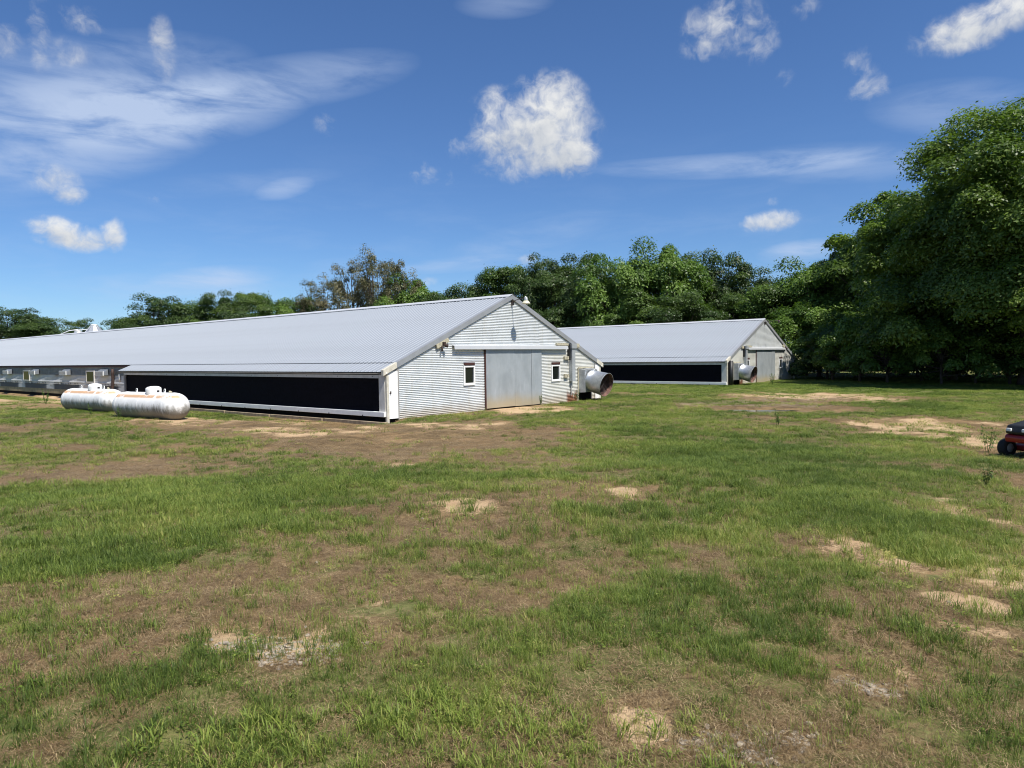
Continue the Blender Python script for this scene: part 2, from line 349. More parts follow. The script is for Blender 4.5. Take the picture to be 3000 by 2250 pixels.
# ---------------------------------------------------------------- terrain
B1 = (-4.102, 25.220, -0.568, 0.69258); B2 = (15.14, 48.288, -0.61, 0.69589)   # x, y, ground z, heading of the gable
W = 12.93      # width of the barns between their corner bays
PATCHES=[('b',1,-7.46,14.37,2.35,3.03,-0.62),('b',0.9,-17.21,24.91,1.65,4.27,-0.14),('b',0.9,-0.67,7.73,1.64,1.13,-0.79),('b',0.9,0.89,8.88,1.13,1.21,-0.72),('b',0.8,-1.75,4.71,1.21,1.23,-0.06),('b',0.85,-0.49,4.78,0.75,0.46,-0.57),('b',0.8,-1.24,3.89,0.87,0.35,-0.04),('b',0.7,-2.45,3.76,0.52,0.45,-0.04),('b',0.55,-2.01,2.8,0.48,0.12,-0.04),('b',0.8,0.43,2.95,0.21,0.17,-0.79),('b',0.8,0.85,2.83,0.32,0.14,-0.03),('b',0.75,1.55,3.35,0.35,0.29,-0.56),('b',0.6,-2.34,6.33,1.7,0.44,-0.22),('b',0.5,0.5,5.36,0.43,0.52,-0.04),('b',0.7,-6.24,9.43,0.46,0.87,-0.25),('b',0.5,-2.35,8.59,0.89,0.52,-0.14),('b',0.8,-6.22,17,6.4,3.5,-0.81),('b',0.95,-3.94,20.55,4.54,2.89,-0.12),('b',0.95,-8.94,24.54,5.43,3.62,-0.16),('b',0.95,-25.25,39.69,9.82,8.44,-0.45),('b',0.8,-1.29,17.9,2.76,2.21,-0.21),('b',0.9,-1.59,22.29,2.03,1.33,-0.5),('b',0.6,1.21,19.7,2.68,0.96,-0.47),('b',0.95,0.83,28.79,1.64,2.26,-0.21),('b',0.5,0.34,12.4,1.07,1.07,-0.1),('b',0.95,14.71,34.37,6.1,3.9,-0.25),('b',0.9,10.22,28.27,4.85,2.36,-0.19),('b',0.75,7.75,39.7,3.05,3.41,-0.27),('b',0.7,17.39,32.95,2.35,4.51,-0.25),('b',0.95,11.88,20.43,2.2,2.98,-0.89),('b',0.9,11.1,16.6,1.15,2.27,-0.09),('b',0.7,7.62,11.75,0.79,2.73,0.13),('b',0.9,3.78,5.75,0.84,1.47,-1.9),('b',0.9,2.95,4.64,0.24,0.46,-0.85),('b',0.85,2.72,3.97,0.29,0.3,-0),('b',0.6,2.44,4.28,0.36,0.38,-0.72),('b',0.6,5.36,7.7,0.43,2.31,0.05),('b',0.5,1.94,3.66,0.35,0.3,-0.66),('b',0.7,8.25,23.26,1.32,1.75,-0.16),('b',0.5,5.93,9.95,0.86,2.08,0.1),('s',1,-0.71,8.19,0.84,0.4,-1.12),('s',0.9,1.34,8.85,0.7,0.36,-1.28),('s',0.7,-1.29,3.89,0.69,0.26,-0.03),('s',0.6,-0.76,4.3,0.35,0.21,-0.04),('s',0.8,-2.16,6.31,0.27,0.2,-0.14),('s',1,0.44,2.94,0.16,0.12,-0.78),('s',0.7,-11.33,26.3,4.25,2.11,-0.15),('s',0.9,-3.56,23.53,1.78,0.64,-0.57),('s',0.8,-28.45,44.76,8.66,6.01,-0.44),('s',0.9,-21.28,36.49,1.67,2.98,-0.2),('s',0.6,-6.68,21.43,2.93,1.08,-0.11),('s',0.9,0.82,28.53,1.62,1.98,-0.21),('s',0.8,-2.12,12.78,1.06,0.64,-0.18),('s',0.9,11.84,20.13,1.68,2.33,-0.77),('s',1,11.1,16.6,0.93,1.63,-0.11),('s',0.9,3.66,5.59,0.68,1.09,-1.92),('s',0.9,2.92,4.54,0.18,0.25,-0.67),('s',0.9,2.74,3.96,0.21,0.18,-0),('s',0.8,14.97,35.52,4.27,2.9,-0.25),('s',0.7,16.58,31.41,1.13,2.73,-0.25),('s',0.6,1.66,3.44,0.19,0.11,-0),('s',0.7,5.19,7.99,0.27,1.56,-0),('s',0.5,-2.22,22.63,2.4,1.08,-0.49),('s',0.5,-1.79,4.81,0.3,0.28,-0.1),('s',0.6,25.06,35.1,0.81,3.7,-0.26),('g',1,-1.25,3.76,0.43,0.19,-0.03),('g',0.9,0.85,2.81,0.28,0.12,-0.03),('g',0.7,1.51,3.26,0.23,0.15,-0.43),('g',0.9,10.6,31.03,3.83,2.47,-0.22),('g',0.6,14.18,33.65,2.49,2.25,-0.2),('l',1,-7.64,17.42,6.94,2.09,-0.88),('l',0.8,-5.05,9.95,3.01,2.3,-0.21),('l',0.8,-0.77,10.54,1.82,0.8,-0.1),('l',0.9,2.92,19.71,1.55,1.29,-0.11),('l',0.9,5.14,13.01,2.87,4.18,0.14),('l',1,3.75,7.08,0.88,1.75,0.05),('l',0.8,1.08,4.16,0.72,0.9,-0.04),('l',0.6,4.83,24.77,3.17,3.49,-0.16),('l',0.8,3.21,25,1.47,2.71,-0.15),('l',0.6,-3.64,6.31,1.17,0.66,-0.13),('l',0.6,15.98,27.19,3.05,2.61,-0.21),('l',0.5,2.17,5.06,0.51,0.78,-0),('l',0.7,18.54,45.44,7.94,3.4,-0.32)]
def ss(a, b, x):
    t = np.clip((x - a) / (b - a), 0, 1); return t * t * (3 - 2 * t)
def _hash(i, j, s):
    n = (i.astype(np.int64) * 374761393 + j.astype(np.int64) * 668265263 + s * 982451653) & 0x7fffffff
    n = ((n ^ (n >> 13)) * 1274126177) & 0x7fffffff
    return ((n ^ (n >> 16)) & 0xffff) / 65535.0
def vnoise(x, y, s=0):
    i = np.floor(x); j = np.floor(y); fx = x - i; fy = y - j; i = i.astype(np.int64); j = j.astype(np.int64)
    fx = fx * fx * (3 - 2 * fx); fy = fy * fy * (3 - 2 * fy)
    return (_hash(i, j, s) * (1 - fx) + _hash(i + 1, j, s) * fx) * (1 - fy) + (_hash(i, j + 1, s) * (1 - fx) + _hash(i + 1, j + 1, s) * fx) * fy
def fbm(x, y, sc, oc=4, s=0, g=.5):
    t = 0; a = 1; w = 0
    for k in range(oc): t = t + a * vnoise(x * sc + 17.3 * k, y * sc - 9.1 * k, s + k); w += a; a *= g; sc *= 2.03
    return t / w
def barn_uv(x, y, b=B1):
    s, c = math.sin(b[3]), math.cos(b[3]); dx = x - b[0]; dy = y - b[1]
    return dx * s + dy * c, -dx * c + dy * s
def height(x, y):
    x = np.asarray(x, float); y = np.asarray(y, float); r = np.hypot(x, y)
    z = -.57 * ss(3, 19, r)
    u, v = barn_uv(x, y)
    z = z - .2 * ss(.3, -.5, u) * ss(-4, -2, u) * ss(-1.5, .5, v)
    near = 1 - .75 * ss(-3, -1, v) * ss(-2, -.5, u) * ss(16, 14, u)     # smoother right at the barn
    z = z + near * ((fbm(x, y, .35, 3, 3) - .5) * .22 + (fbm(x, y, 1.7, 3, 8) - .5) * .06)
    z = z - .18 * ss(1.0, .35, np.hypot((x - 9.6) / 1.9, (y - 27.0) / 1.6))   # hollow with the puddle
    return z
def fields(x, y):
    x = np.asarray(x, float); y = np.asarray(y, float); r = np.hypot(x, y)
    wsc = np.clip(r / 9, .45, 2.2)
    wx = x + (fbm(x, y, .9, 3, 21) - .5) * 1.1 * wsc; wy = y + (fbm(x, y, .9, 3, 31) - .5) * 1.1 * wsc
    F = {k: np.zeros_like(x) for k in 'bsgl'}
    for (k, s, cx, cy, a, b, ang) in PATCHES:
        ca, sa = math.cos(ang), math.sin(ang); dx = wx - cx; dy = wy - cy
        e = np.hypot((dx * ca + dy * sa) / a, (-dx * sa + dy * ca) / b)
        F[k] = np.maximum(F[k], s * ss(1.35, .5, e))
    nl = fbm(x, y, .8, 4, 41); nf = fbm(x, y, 4.5, 3, 51)
    far = ss(24, 48, r)
    tan = ss(13, 17, r) * ss(30, 18, r) * ss(6, -2, x + (y - 24) * .2)
    green = .71 - .22 * tan + .40 * F['l'] - .62 * F['b'] + (nl - .5) * 1.0 + (nf - .5) * 1.0
    sand = np.clip(F['s'] * 1.35 + (fbm(x, y, 2.2, 4, 61) - .56) * 1.5 * ss(.1, .5, F['b']) - F['l'] * .3, 0, 1) * np.clip(.15 + 1.5 * fbm(x, y, 2.8, 3, 66), .3, 1.1)
    sand = np.clip(sand + tan * F['b'] * (.18 + .5 * (fbm(x, y, .7, 3, 68) - .4)), 0, 1)
    u, v = barn_uv(x, y)
    strip = ss(-.35, -.05, v) * ss(-.9, .1, u) * ss(W + .9, W + .2, u)         # under the barn: bare
    green = np.clip(green + far * .25, 0, 1) * (1 - strip)
    return green, sand, np.clip(F['g'], 0, 1), F['l']

def build_ground():
    th = np.concatenate([np.linspace(-180, -62, 24)[:-1], np.linspace(-62, 62, 560), np.linspace(62, 180, 24)[1:]])
    th = np.radians(th)
    r = np.concatenate([[0.0], np.geomspace(.5, 1.5, 8), np.geomspace(1.5, 90, 400)[1:], np.geomspace(90, 1600, 26)[1:]])
    T, Rr = np.meshgrid(th[:-1], r[1:]); X = Rr * np.sin(T); Y = Rr * np.cos(T)
    Z = height(X, Y); g_, s_, v_, l_ = fields(X, Y)
    nr, nt = X.shape
    V = np.column_stack([X.ravel(), Y.ravel(), Z.ravel()]); V = np.vstack([V, [0, 0, float(height(0, 0))]])
    a = np.arange(nr * nt).reshape(nr, nt)
    q = np.stack([a[:-1], np.roll(a, -1, 1)[:-1], np.roll(a, -1, 1)[1:], a[1:]], -1).reshape(-1, 4)
    tri = np.stack([np.full(nt, nr * nt), np.roll(a[0], -1), a[0]], -1)
    me = bpy.data.meshes.new('ground')
    me.vertices.add(len(V)); me.vertices.foreach_set('co', V.ravel())
    nl = q.size + tri.size; me.loops.add(nl); me.loops.foreach_set('vertex_index', np.concatenate([q[:, ::-1].ravel(), tri[:, ::-1].ravel()]))
    st = np.concatenate([np.arange(len(q)) * 4, q.size + np.arange(len(tri)) * 3]); me.polygons.add(len(st)); me.polygons.foreach_set('loop_start', st)
    me.update(calc_edges=True); me.validate()
    me.polygons.foreach_set('use_smooth', np.ones(len(me.polygons), bool))
    for nm, arr in (('green', g_), ('sand', s_), ('gravel', v_), ('lush', l_)):
        at = me.attributes.new(nm, 'FLOAT', 'POINT'); at.data.foreach_set('value', np.append(arr.ravel(), 0).astype(np.float32))
    m, g, b = new_mat('ground_soil'); o = coords(g)
    def att(n): k = g.node('ShaderNodeAttribute'); k.attribute_name = n; return k.outputs['Fac']
    n1 = g.noise(o, 3.5, 8, .65); n2 = g.noise(o, 22, 6, .65); n3 = g.noise(o, 70, 4, .7)
    thatch = g.mix(g.sstep(n2, .3, .7), (.135, .090, .045), (.30, .212, .108))
    n0 = g.noise(o, .9, 5, .6)
    thatch = g.mix(g.m('MULTIPLY', g.sstep(n1, .42, .68), .65), thatch, (.085, .056, .032))
    thatch = g.mix(g.m('MULTIPLY', g.sstep(n0, .50, .68), .55), thatch, (.32, .205, .105))
    thatch = g.mix(g.m('MULTIPLY', g.sstep(n3, .54, .68), .5), thatch, (.44, .35, .21))
    sandc = g.mix(g.sstep(n1, .3, .7), (.50, .365, .22), (.40, .27, .155))
    sandc = g.mix(g.m('MULTIPLY', g.sstep(n3, .5, .7), .35), sandc, (.34, .22, .13))
    sf = g.sstep(g.m('ADD', att('sand'), g.m('ADD', g.m('MULTIPLY', g.m('SUBTRACT', n2, .5), 1.7), g.m('MULTIPLY', g.m('SUBTRACT', n1, .5), 1.3))), .44, .80)
    col = g.mix(sf, thatch, sandc)
    vor = g.node('ShaderNodeTexVoronoi'); vor.inputs['Scale'].default_value = 34; g.l.new(o, vor.inputs['Vector'])
    stc = g.mix(g.noise(vor.outputs['Position'], 40, 0), (.24, .21, .17), (.50, .43, .33))
    gf = g.m('MULTIPLY', g.sstep(g.m('ADD', att('gravel'), g.m('MULTIPLY', g.m('SUBTRACT', n2, .5), 1.4)), .5, .7), g.sstep(vor.outputs['Distance'], .55, .35))
    col = g.mix(gf, col, stc)
    gn = g.noise(o, 9, 6, .7)
    grass = g.mix(g.sstep(gn, .3, .7), (.075, .105, .026), (.17, .18, .062))
    grass = g.mix(g.m('MULTIPLY', att('lush'), .6), grass, (.10, .155, .03))
    gg = g.sstep(g.m('ADD', att('green'), g.m('ADD', g.m('MULTIPLY', g.m('SUBTRACT', n2, .5), .9), g.m('MULTIPLY', g.m('SUBTRACT', n3, .5), .5))), .34, .74)
    col = g.mix(g.m('MULTIPLY', g.m('MULTIPLY', gg, .85), g.m('SUBTRACT', 1.0, att('gravel'), clamp=True)), col, grass)
    g.put(b.inputs['Base Color'], col); b.inputs['Roughness'].default_value = .95; b.inputs['Specular IOR Level'].default_value = .1
    bp = g.node('ShaderNodeBump'); bp.inputs['Strength'].default_value = .8; bp.inputs['Distance'].default_value = .03
    g.put(bp.inputs['Height'], g.m('ADD', n2, g.m('MULTIPLY', n3, .6))); g.l.new(bp.outputs[0], b.inputs['Normal'])
    me.materials.append(m)
    ob = bpy.data.objects.new('ground', me); C.objects.link(ob); tag(ob, kind='structure')
build_ground()

def build_puddle():
    pts = []
    for k in range(40):
        a = 2 * math.pi * k / 40; rr = 1 + .35 * math.sin(3 * a + 1) + .2 * math.sin(7 * a)
        pts.append((9.6 + math.cos(a) * 1.25 * rr, 27.0 + math.sin(a) * .62 * rr, float(height(9.6, 27.0)) + .12))
    mt, g, b = new_mat('puddle_water'); b.inputs['Base Color'].default_value = (.10, .085, .065, 1); b.inputs['Roughness'].default_value = .04; b.inputs['Specular IOR Level'].default_value = .7
    o = MB().poly(pts).build('puddle_water', mt); tag(o, kind='structure')
build_puddle()

# ---------------------------------------------------------------- poultry houses
HR, SL = 4.84, .428; Z0 = HR - SL * W / 2      # wall width, ridge height, roof slope
EL, ER, EO = .585, .55, .18
BAY = 22.46; PITCHC = .0677; AMP = .0138
def roofz(u): return HR - SL * abs(u - W / 2)

def corrugated(u0, u1, z0, z1, holes=(), face=0.0, nu=6, clip=True, seed=0, slack=.0):
    """horizontal waves; u along the wall, cut to the roof line and around openings"""
    mb = MB(); st = PITCHC / 8; n = max(1, int((z1 - z0) / st)); r = random.Random(seed)
    us = [u0 + (u1 - u0) * i / nu for i in range(nu + 1)]
    jit = [r.uniform(-slack, slack) for _ in us]
    def jz(u):
        t = (u - u0) / (u1 - u0) * nu; i = min(nu - 1, max(0, int(t))); f = t - i; return jit[i] * (1 - f) + jit[i + 1] * f
    def P(u, z): return (u, face - AMP * math.cos(2 * math.pi * z / PITCHC), z + jz(u))
    for i in range(n):
        za, zb = z0 + i * st, z0 + (i + 1) * st
        lo, hi = u0, u1
        if clip:
            m = (HR - .05 - zb) / SL
            lo, hi = max(u0, W / 2 - m), min(u1, W / 2 + m)
            if hi - lo < .02: continue
        cuts = [(lo, hi)]
        for (a, b, c, d) in holes:
            if zb > c and za < d:
                nxt = []
                for (p, q) in cuts:
                    if b <= p or a >= q: nxt.append((p, q)); continue
                    if a > p: nxt.append((p, a))
                    if b < q: nxt.append((b, q))
                cuts = nxt
        for (p, q) in cuts:
            ks = [p] + [u for u in us if p + .02 < u < q - .02] + [q]
            for a, b in zip(ks[:-1], ks[1:]): mb.quad(P(a, za), P(b, za), P(b, zb), P(a, zb))
    mb.smooth = True; return mb
def merge(o):
    bm = bmesh.new(); bm.from_mesh(o.data); bmesh.ops.remove_doubles(bm, verts=bm.verts, dist=1e-4); bm.to_mesh(o.data); bm.free(); return o
def wavy_door(u0, u1, z0, z1, face, slant=0.0):
    mb = MB(); n = int((u1 - u0) / (PITCHC / 8)); mb.smooth = True
    def P(u, z): return (u, face - .007 * math.cos(2 * math.pi * u / PITCHC), z)
    for i in range(n):
        a, b = u0 + (u1 - u0) * i / n, u0 + (u1 - u0) * (i + 1) / n
        sa = z0 + slant * (a - u0); sb = z0 + slant * (b - u0)
        zs = [0, .5, 1]
        for p, q in zip(zs[:-1], zs[1:]):
            mb.quad(P(a, sa + (z1 - sa) * p), P(b, sb + (z1 - sb) * p), P(b, sb + (z1 - sb) * q), P(a, sa + (z1 - sa) * q))
    return mb

def roof_sheet_mesh(name, ua, ub, w=.914, mat='roof', nudge=0.0):
    """one ribbed roof sheet laid from eave (ua) to ridge (ub)"""
    mb = MB(); prof = []
    for k in range(4):
        c = .114 + k * .2285
        prof += [(c - .032, 0), (c - .012, .015), (c + .012, .015), (c + .032, 0)]
    prof = [(0, 0)] + prof + [(w + .012, 0.002)]
    k = 1 / math.hypot(1, SL)
    def P(u, y, h): return (u - SL * k * h, y, roofz(u) + nudge + k * h)
    for (y0, h0), (y1, h1) in zip(prof[:-1], prof[1:]):
        mb.quad(P(ua, y0, h0), P(ub, y0, h0), P(ub, y1, h1), P(ua, y1, h1))
    me = mb.mesh(name); me.materials.append(M[mat]); return me

def window(parent, u0, u1, z0, z1, lint=True, face=-.02, glassback=.05):
    f = .075
    w = MB().box(u0, u0 + f, face - .03, face + .05, z0, z1).box(u1 - f, u1, face - .03, face + .05, z0, z1) \
        .box(u0 + f, u1 - f, face - .03, face + .05, z1 - f, z1).box(u0 + f, u1 - f, face - .03, face + .05, z0, z0 + f * 1.3).build('window', M['whitepaint'], parent)
    MB().quad((u0 + f * .8, face + .02, z0 + f), (u1 - f * .8, face + .02, z0 + f), (u1 - f * .8, face + .02, z1 - f * .8), (u0 + f * .8, face + .02, z1 - f * .8)).build('pane', M['glass'], w)
    if lint: MB().box(u0 + .03, u1 - .03, face - .045, face + .02, z1 + .003, z1 + .115).build('lintel', M['brown'], w)
    return w

def exhaust_fan(loc, rz, label):
    """housing box on the wall, tilted galvanised discharge cone, guard rings, motor, blades (local x along the wall, -y outwards)"""
    t = empty('exhaust_fan', loc, rz); tag(t, label, 'fan', 'exhaust fans on the gable ends')
    hw, z0, z1 = .60, .40, 1.57
    # housing: tapers outwards
    q0 = [(-hw, -.01, z0), (hw, -.01, z0), (hw, -.01, z1), (-hw, -.01, z1)]; q1 = [(-.56, -.36, .42), (.56, -.36, .42), (.56, -.36, 1.50), (-.56, -.36, 1.50)]
    mb = MB()
    for i in range(4): j = (i + 1) % 4; mb.quad(q0[i], q0[j], q1[j], q1[i])
    mb.poly(q1); mb.build('housing', M['galv'], t)
    MB().box(-hw - .05, -hw - .004, -.03, .0, z0 - .1, z1 + .05).build('edge_strip', M['oldwood'], t)
    MB().box(-hw, hw + .1, -.06, -.0, z1 + .004, z1 + .07).build('top_board', M['oldwood'], t)
    a = Vector((0, -.36, .98)); b = Vector((0, -1.24, .77)); ax = (b - a).normalized(); L = (b - a).length
    M4 = ax.to_track_quat('Z', 'Y').to_matrix().to_4x4(); M4.translation = a
    MB().lathe([(.525, -.02), (.53, .03), (.515, .035), (.545, L * .5), (.575, L - .015), (.588, L - .008), (.588, L), (.572, L)], 40, M4).build('cone', M['galv'], t, True)
    MB().lathe([(.50, -.015), (.53, L * .5), (.566, L - .006), (.572, L)], 40, M4).build('cone_lining', M['rustin'], t, True)
    MB().lathe([(.001, .02), (.50, .02)], 40, M4).build('back_plate', M['void'], t)
    g = MB()
    for r in (.07, .13, .19, .25, .31, .37, .43, .49, .545):
        g.tube([M4 @ Vector((r * math.cos(k * math.pi / 12), r * math.sin(k * math.pi / 12), L * .78)) for k in range(25)], .0065, 5, False)
    guard = g.build('guard', M['darkmetal'], t, True)
    for k in range(2):
        d = Vector((math.cos(.9 + k * 1.57), math.sin(.9 + k * 1.57), 0)) * .54
        MB().tube([M4 @ (d + Vector((0, 0, L * .80))), M4 @ (-d + Vector((0, 0, L * .80)))], .012, 6).build('guard_bar', M['darkmetal'], guard)
    MB().lathe([(.001, L * .14), (.09, L * .14), (.09, L * .28), (.001, L * .28)], 14, M4).build('motor', M['darkmetal'], t)
    for k in range(6):
        an = k * math.pi / 3; c, s = math.cos(an), math.sin(an)
        def Q(r, w, h): return tuple(M4 @ Vector((r * c - w * s, r * s + w * c, h)))
        MB().quad(Q(.08, -.05, .06), Q(.47, -.09, .05), Q(.47, .09, .12), Q(.08, .05, .10)).build('blade', M['fanblade'], t)
    # lifting strap and the hood flap on top
    MB().tube([(-.22, -.40, 1.50), (-.10, -.47, 1.46), (.02, -.56, 1.50)], .010, 5).build('strap', M['galv'], t)
    MB().quad((-.2, -.30, 1.52), (.58, -.30, 1.52), (.60, -.02, 1.6), (-.25, -.02, 1.6)).build('hood_flap', M['galv'], t)
    MB().box(-.56, .5, -.012, .02, -.06, .38).build('duct_opening', M['void'], t)
    return t

def poultry_house(b, L, conf, label):
    rz = math.pi / 2 - b[3]
    t = empty('poultry_house', (b[0], b[1], b[2]), rz); tag(t, label, 'barn', 'poultry houses')
    MB().box(.03, W - .03, .06, L, -.6, .0).build('foundation', M['sill'], t)
    sid = M[conf['siding']]
    # gable wall of corrugated sheets
    dl, dr, dt = conf['door']; hoodz = 2.64
    gw = empty('gable_wall', (0, 0, 0)); gw.parent = t
    h1, h2 = conf['windows']
    holes = [(h1[0] + .05, h1[1] - .05, h1[2] + .05, h1[3] - .05), (h2[0] + .05, h2[1] - .05, h2[2] + .05, h2[3] - .05)]
    k = 0
    for (u0, u1, z0, z1, fc) in ((0, dl - .03, -.05, hoodz, 0), (dr - .06, W, -.05, hoodz, 0), (0, 4.58, hoodz, HR, -.004), (4.55, 8.36, hoodz, HR, -.008), (8.33, W, hoodz, HR, -.004)):
        o = corrugated(u0, u1, z0, z1, holes, fc, 7, True, k, .006).build('corrugated_sheet', sid, gw); merge(o); k += 1
    MB().box(.05, W - .05, .5, .52, 0, 2.0).build('inner_partition', M['void'], t)
    MB().prism([(.1, 1.99), (W - .1, 1.99), (W / 2, HR - .25)], 'y', .5, .52).build('inner_gable', M['void'], t)
    # sliding doors, their rail hood, dark jamb
    dm = conf['doorseam']
    d1 = wavy_door(dl, dm - .012, .06, dt, -.055, 0).build('sliding_door', M['door'], t); merge(d1)
    d2 = wavy_door(dm + .012, dm + (dr - dm) * .62, .045, dt, -.050, -.004).build('sliding_door', M['door'], t); merge(d2)
    o = wavy_door(dm + (dr - dm) * .62 - .01, dr, .04, dt, -.064, -.004).build('door_sheet', M['door'], d2); merge(o)
    MB().box(dl - .075, dl - .005, -.05, .02, -.02, hoodz - .1).build('door_jamb', M['brown'], t)
    MB().box(dl, dr, .02, .04, -.1, .12).build('door_threshold', M['void'], t)
    ha, hb = conf['hood']
    MB().prism([(-.012, 2.69), (-.15, 2.655), (-.165, 2.515), (-.155, 2.512), (-.14, 2.64), (-.012, 2.67)], 'x', ha, hb).build('door_rail_hood', M['ridge'], t)
    for hcf in (h1, h2): window(t, *hcf)
    # roof
    roof = empty('roof', (0, 0, 0)); roof.parent = t
    me = roof_sheet_mesh('roof_sheet', -.07, W / 2 + .0)
    n = int(L / .914)
    for i in range(n): link('roof_sheet', me, roof, (0, -.05 + i * .914, 0))
    me2 = roof_sheet_mesh('bay_roof_sheet', -EL - EO, .06, nudge=-.028)
    nb = int(BAY / .914) + 1
    for i in range(nb): link('bay_roof_sheet', me2, roof, (0, -.05 + i * .914, 0))
    mb = MB()
    for (y0, y1, ue) in ((-.05, BAY + .45, W + ER + EO), (BAY + .45, L, W + .07)):
        mb.quad((W / 2, y0, HR), (W / 2, y1, HR), (ue, y1, roofz(ue)), (ue, y0, roofz(ue)))
    mb.build('far_roof_slope', M['roof'], roof)
    cap = MB()
    for s in (-1, 1):
        cap.quad((W / 2, 0, HR + .055), (W / 2 + s * .24, 0, HR + .05 - .24 * SL), (W / 2 + s * .24, 3.03, HR + .05 - .24 * SL), (W / 2, 3.03, HR + .055))
        cap.quad((W / 2 + s * .24, 0, HR + .05 - .24 * SL), (W / 2 + s * .245, 0, HR + .030 - .245 * SL), (W / 2 + s * .245, 3.03, HR + .030 - .245 * SL), (W / 2 + s * .24, 3.03, HR + .05 - .24 * SL))
    cme = cap.mesh('ridge_cap'); cme.materials.append(M['ridge'])
    for i in range(int(L / 3)): link('ridge_cap', cme, roof, (0, -.10 + i * 3.0, (i % 2) * .003))
    # rake boards on the gable edge
    for s in (-1, 1):
        def E(d, h, y): return (W / 2 + s * d, y, HR - SL * d + h)
        segs = [(0, 3.62, .0), (3.60, 6.62, .004)] if s < 0 else [(0, 3.9, 0), (3.88, 6.65, .004)]
        for (a, c, off) in segs + [(6.60, W / 2 + (EL if s < 0 else ER) + EO, .008)]:
            mb = MB(); y = -.075 - off
            mb.quad(E(a, .035, y), E(c, .035, y), E(c, -.165, y), E(a, -.165, y))
            mb.quad(E(a, .035, y), E(c, .035, y), E(c, .036, .06), E(a, .036, .06))
            mb.quad(E(a, -.165, y), E(c, -.165, y), E(c, -.18, y + .03), E(a, -.18, y + .03))
            mb.quad(E(c, .035, y), E(c, -.165, y), E(c, -.165, .02), E(c, .035, .05))
            mb.build('rake_board', M['cream'] if a > 6 else M['fascia'], roof)
    # corner bays with their narrow access doors
    for s in (-1, 1):
        e = EL if s < 0 else ER
        def X(d): return -d if s < 0 else W + d
        def bx(a, c, y0, y1, z0, z1): x0, x1 = sorted((X(a), X(c))); return MB().box(x0, x1, y0, y1, z0, z1)
        bay = empty('cooling_bay', (0, 0, 0)); bay.parent = t
        bx(e - .1, e, -.03, .06, -.12, roofz(X(e)) - .05).build('corner_post', M['cream'], bay)
        bx(.004, .05, -.03, .04, -.02, 1.80).build('door_post', M['greytrim'], bay)
        dz = 1.74
        if not (s < 0 and conf.get('opendoor')):
            dd = bx(.055, e - .105, -.022, .02, .03, dz).build('access_door', M['whitepaint'], bay)
            hx = X(e - .17); MB().box(hx - .012, hx + .012, -.055, -.023, .92, 1.02).box(hx - .045, hx + .045, -.062, -.05, .985, 1.003).build('door_handle', M['darkmetal'], dd)
        else:
            bx(.055, e - .105, .25, .27, .0, dz).build('door_opening', M['void'], bay)
            MB().tube([(X(.28), -.16, -.1), (X(.28), -.16, 1.76)], .15, 16).build('black_duct', M['black'], bay, True)
        bx(.004, e - .105, -.028, .03, dz + .005, dz + .06).build('door_head', M['greytrim'], bay)
        xs = sorted((X(.004), X(e - .1)))
        zz = [roofz(x) - .06 for x in xs]
        MB().prism([(xs[0], dz + .063), (xs[1], dz + .063), (xs[1], zz[1]), (xs[0], zz[0])], 'y', -.02, .02).build('gusset_board', M['cream'], bay)
        # long side of the bay: frame round the dark cooling pad, rails, timber sill
        bx(e - .06, e + .02, .064, .38, .29, 1.62).build('end_panel', M['offwhite'], bay)
        bx(e - .06, e + .02, BAY - .12, BAY, .0, 1.62).build('end_panel', M['greytrim'], bay)
        bx(e - .10, e - .085, .38, BAY - .12, .12, 1.56).build('cooling_pad', M['mesh'], bay)
        hr_ = bx(e - .05, e + .03, .383, BAY - .123, 1.49, 1.61).build('head_rail', M['offwhite'], bay)
        rl = MB(); xa, xb = sorted((X(e - .04), X(e + .10))); rl.box(xa, xb, .03, BAY - .02, .105, .287); r_ = bevel(rl.build('gutter_rail', M['whitepaint'], bay), .012)
        for i in range(11):
            y = 1.2 + i * 2.05; xa, xb = sorted((X(e + .101), X(e + .112))); MB().box(xa, xb, y, y + .045, .10, .15).build('bracket', M['darkmetal'], r_)
            xa, xb = sorted((X(e + .031), X(e + .037))); MB().box(xa, xb, y - .5, y - .47, 1.535, 1.565).build('screw_plate', M['darkmetal'], hr_)
        for i in range(6):
            ya = .05 + i * 3.74; xa, xb = sorted((X(e - .02), X(e + .16)))
            bevel(MB().box(xa, xb, ya - .1, ya + 3.66 - .1, -.36 - .01 * (i % 2), -.075 - .008 * (i % 3)).build('sill_timber', M['sill'], bay), .015)
        bx(.02, e - .12, .05, BAY, -.4, .10).build('base_wall', M['void'], bay)
        px = X(e + .06); MB().tube([(px, .05, 1.665), (px, BAY + .25, 1.665), (px, BAY + .28, 1.62), (px, BAY + .28, 1.18)], .028, 8).build('water_pipe', M['greytrim'], bay, True)
        MB().tube([(X(e + .06), .12, 1.665), (X(e + .06), -.06, 1.665), (X(e + .02), -.085, 1.655)], .040, 8).build('pipe_elbow', M['pvc'], bay, True)
        px2 = X(e + .12); MB().tube([(px2, BAY + .25, 1.50), (px2, BAY + .27, 1.52), (px2, BAY + .27, 1.1)], .05, 8).build('white_elbow', M['pvc'], bay, True)
        bx(.0, e, BAY - .02, BAY + .02, -.1, roofz(X(e)) - .1).build('end_wall', M['greytrim'], bay)
    # electrical gear on the gable
    u = conf['raceway']
    MB().box(u - .16, u + .10, -.20, -.02, .98, 2.55).build('raceway', M['greybox'], t)
    MB().box(u - .21, u + .19, -.24, -.02, 2.552, 2.78).build('raceway_head', M['greybox'], t)
    MB().box(u - .30, u - .212, -.14, -.01, 2.0, 2.75).build('cable_tray', M['black'], t)
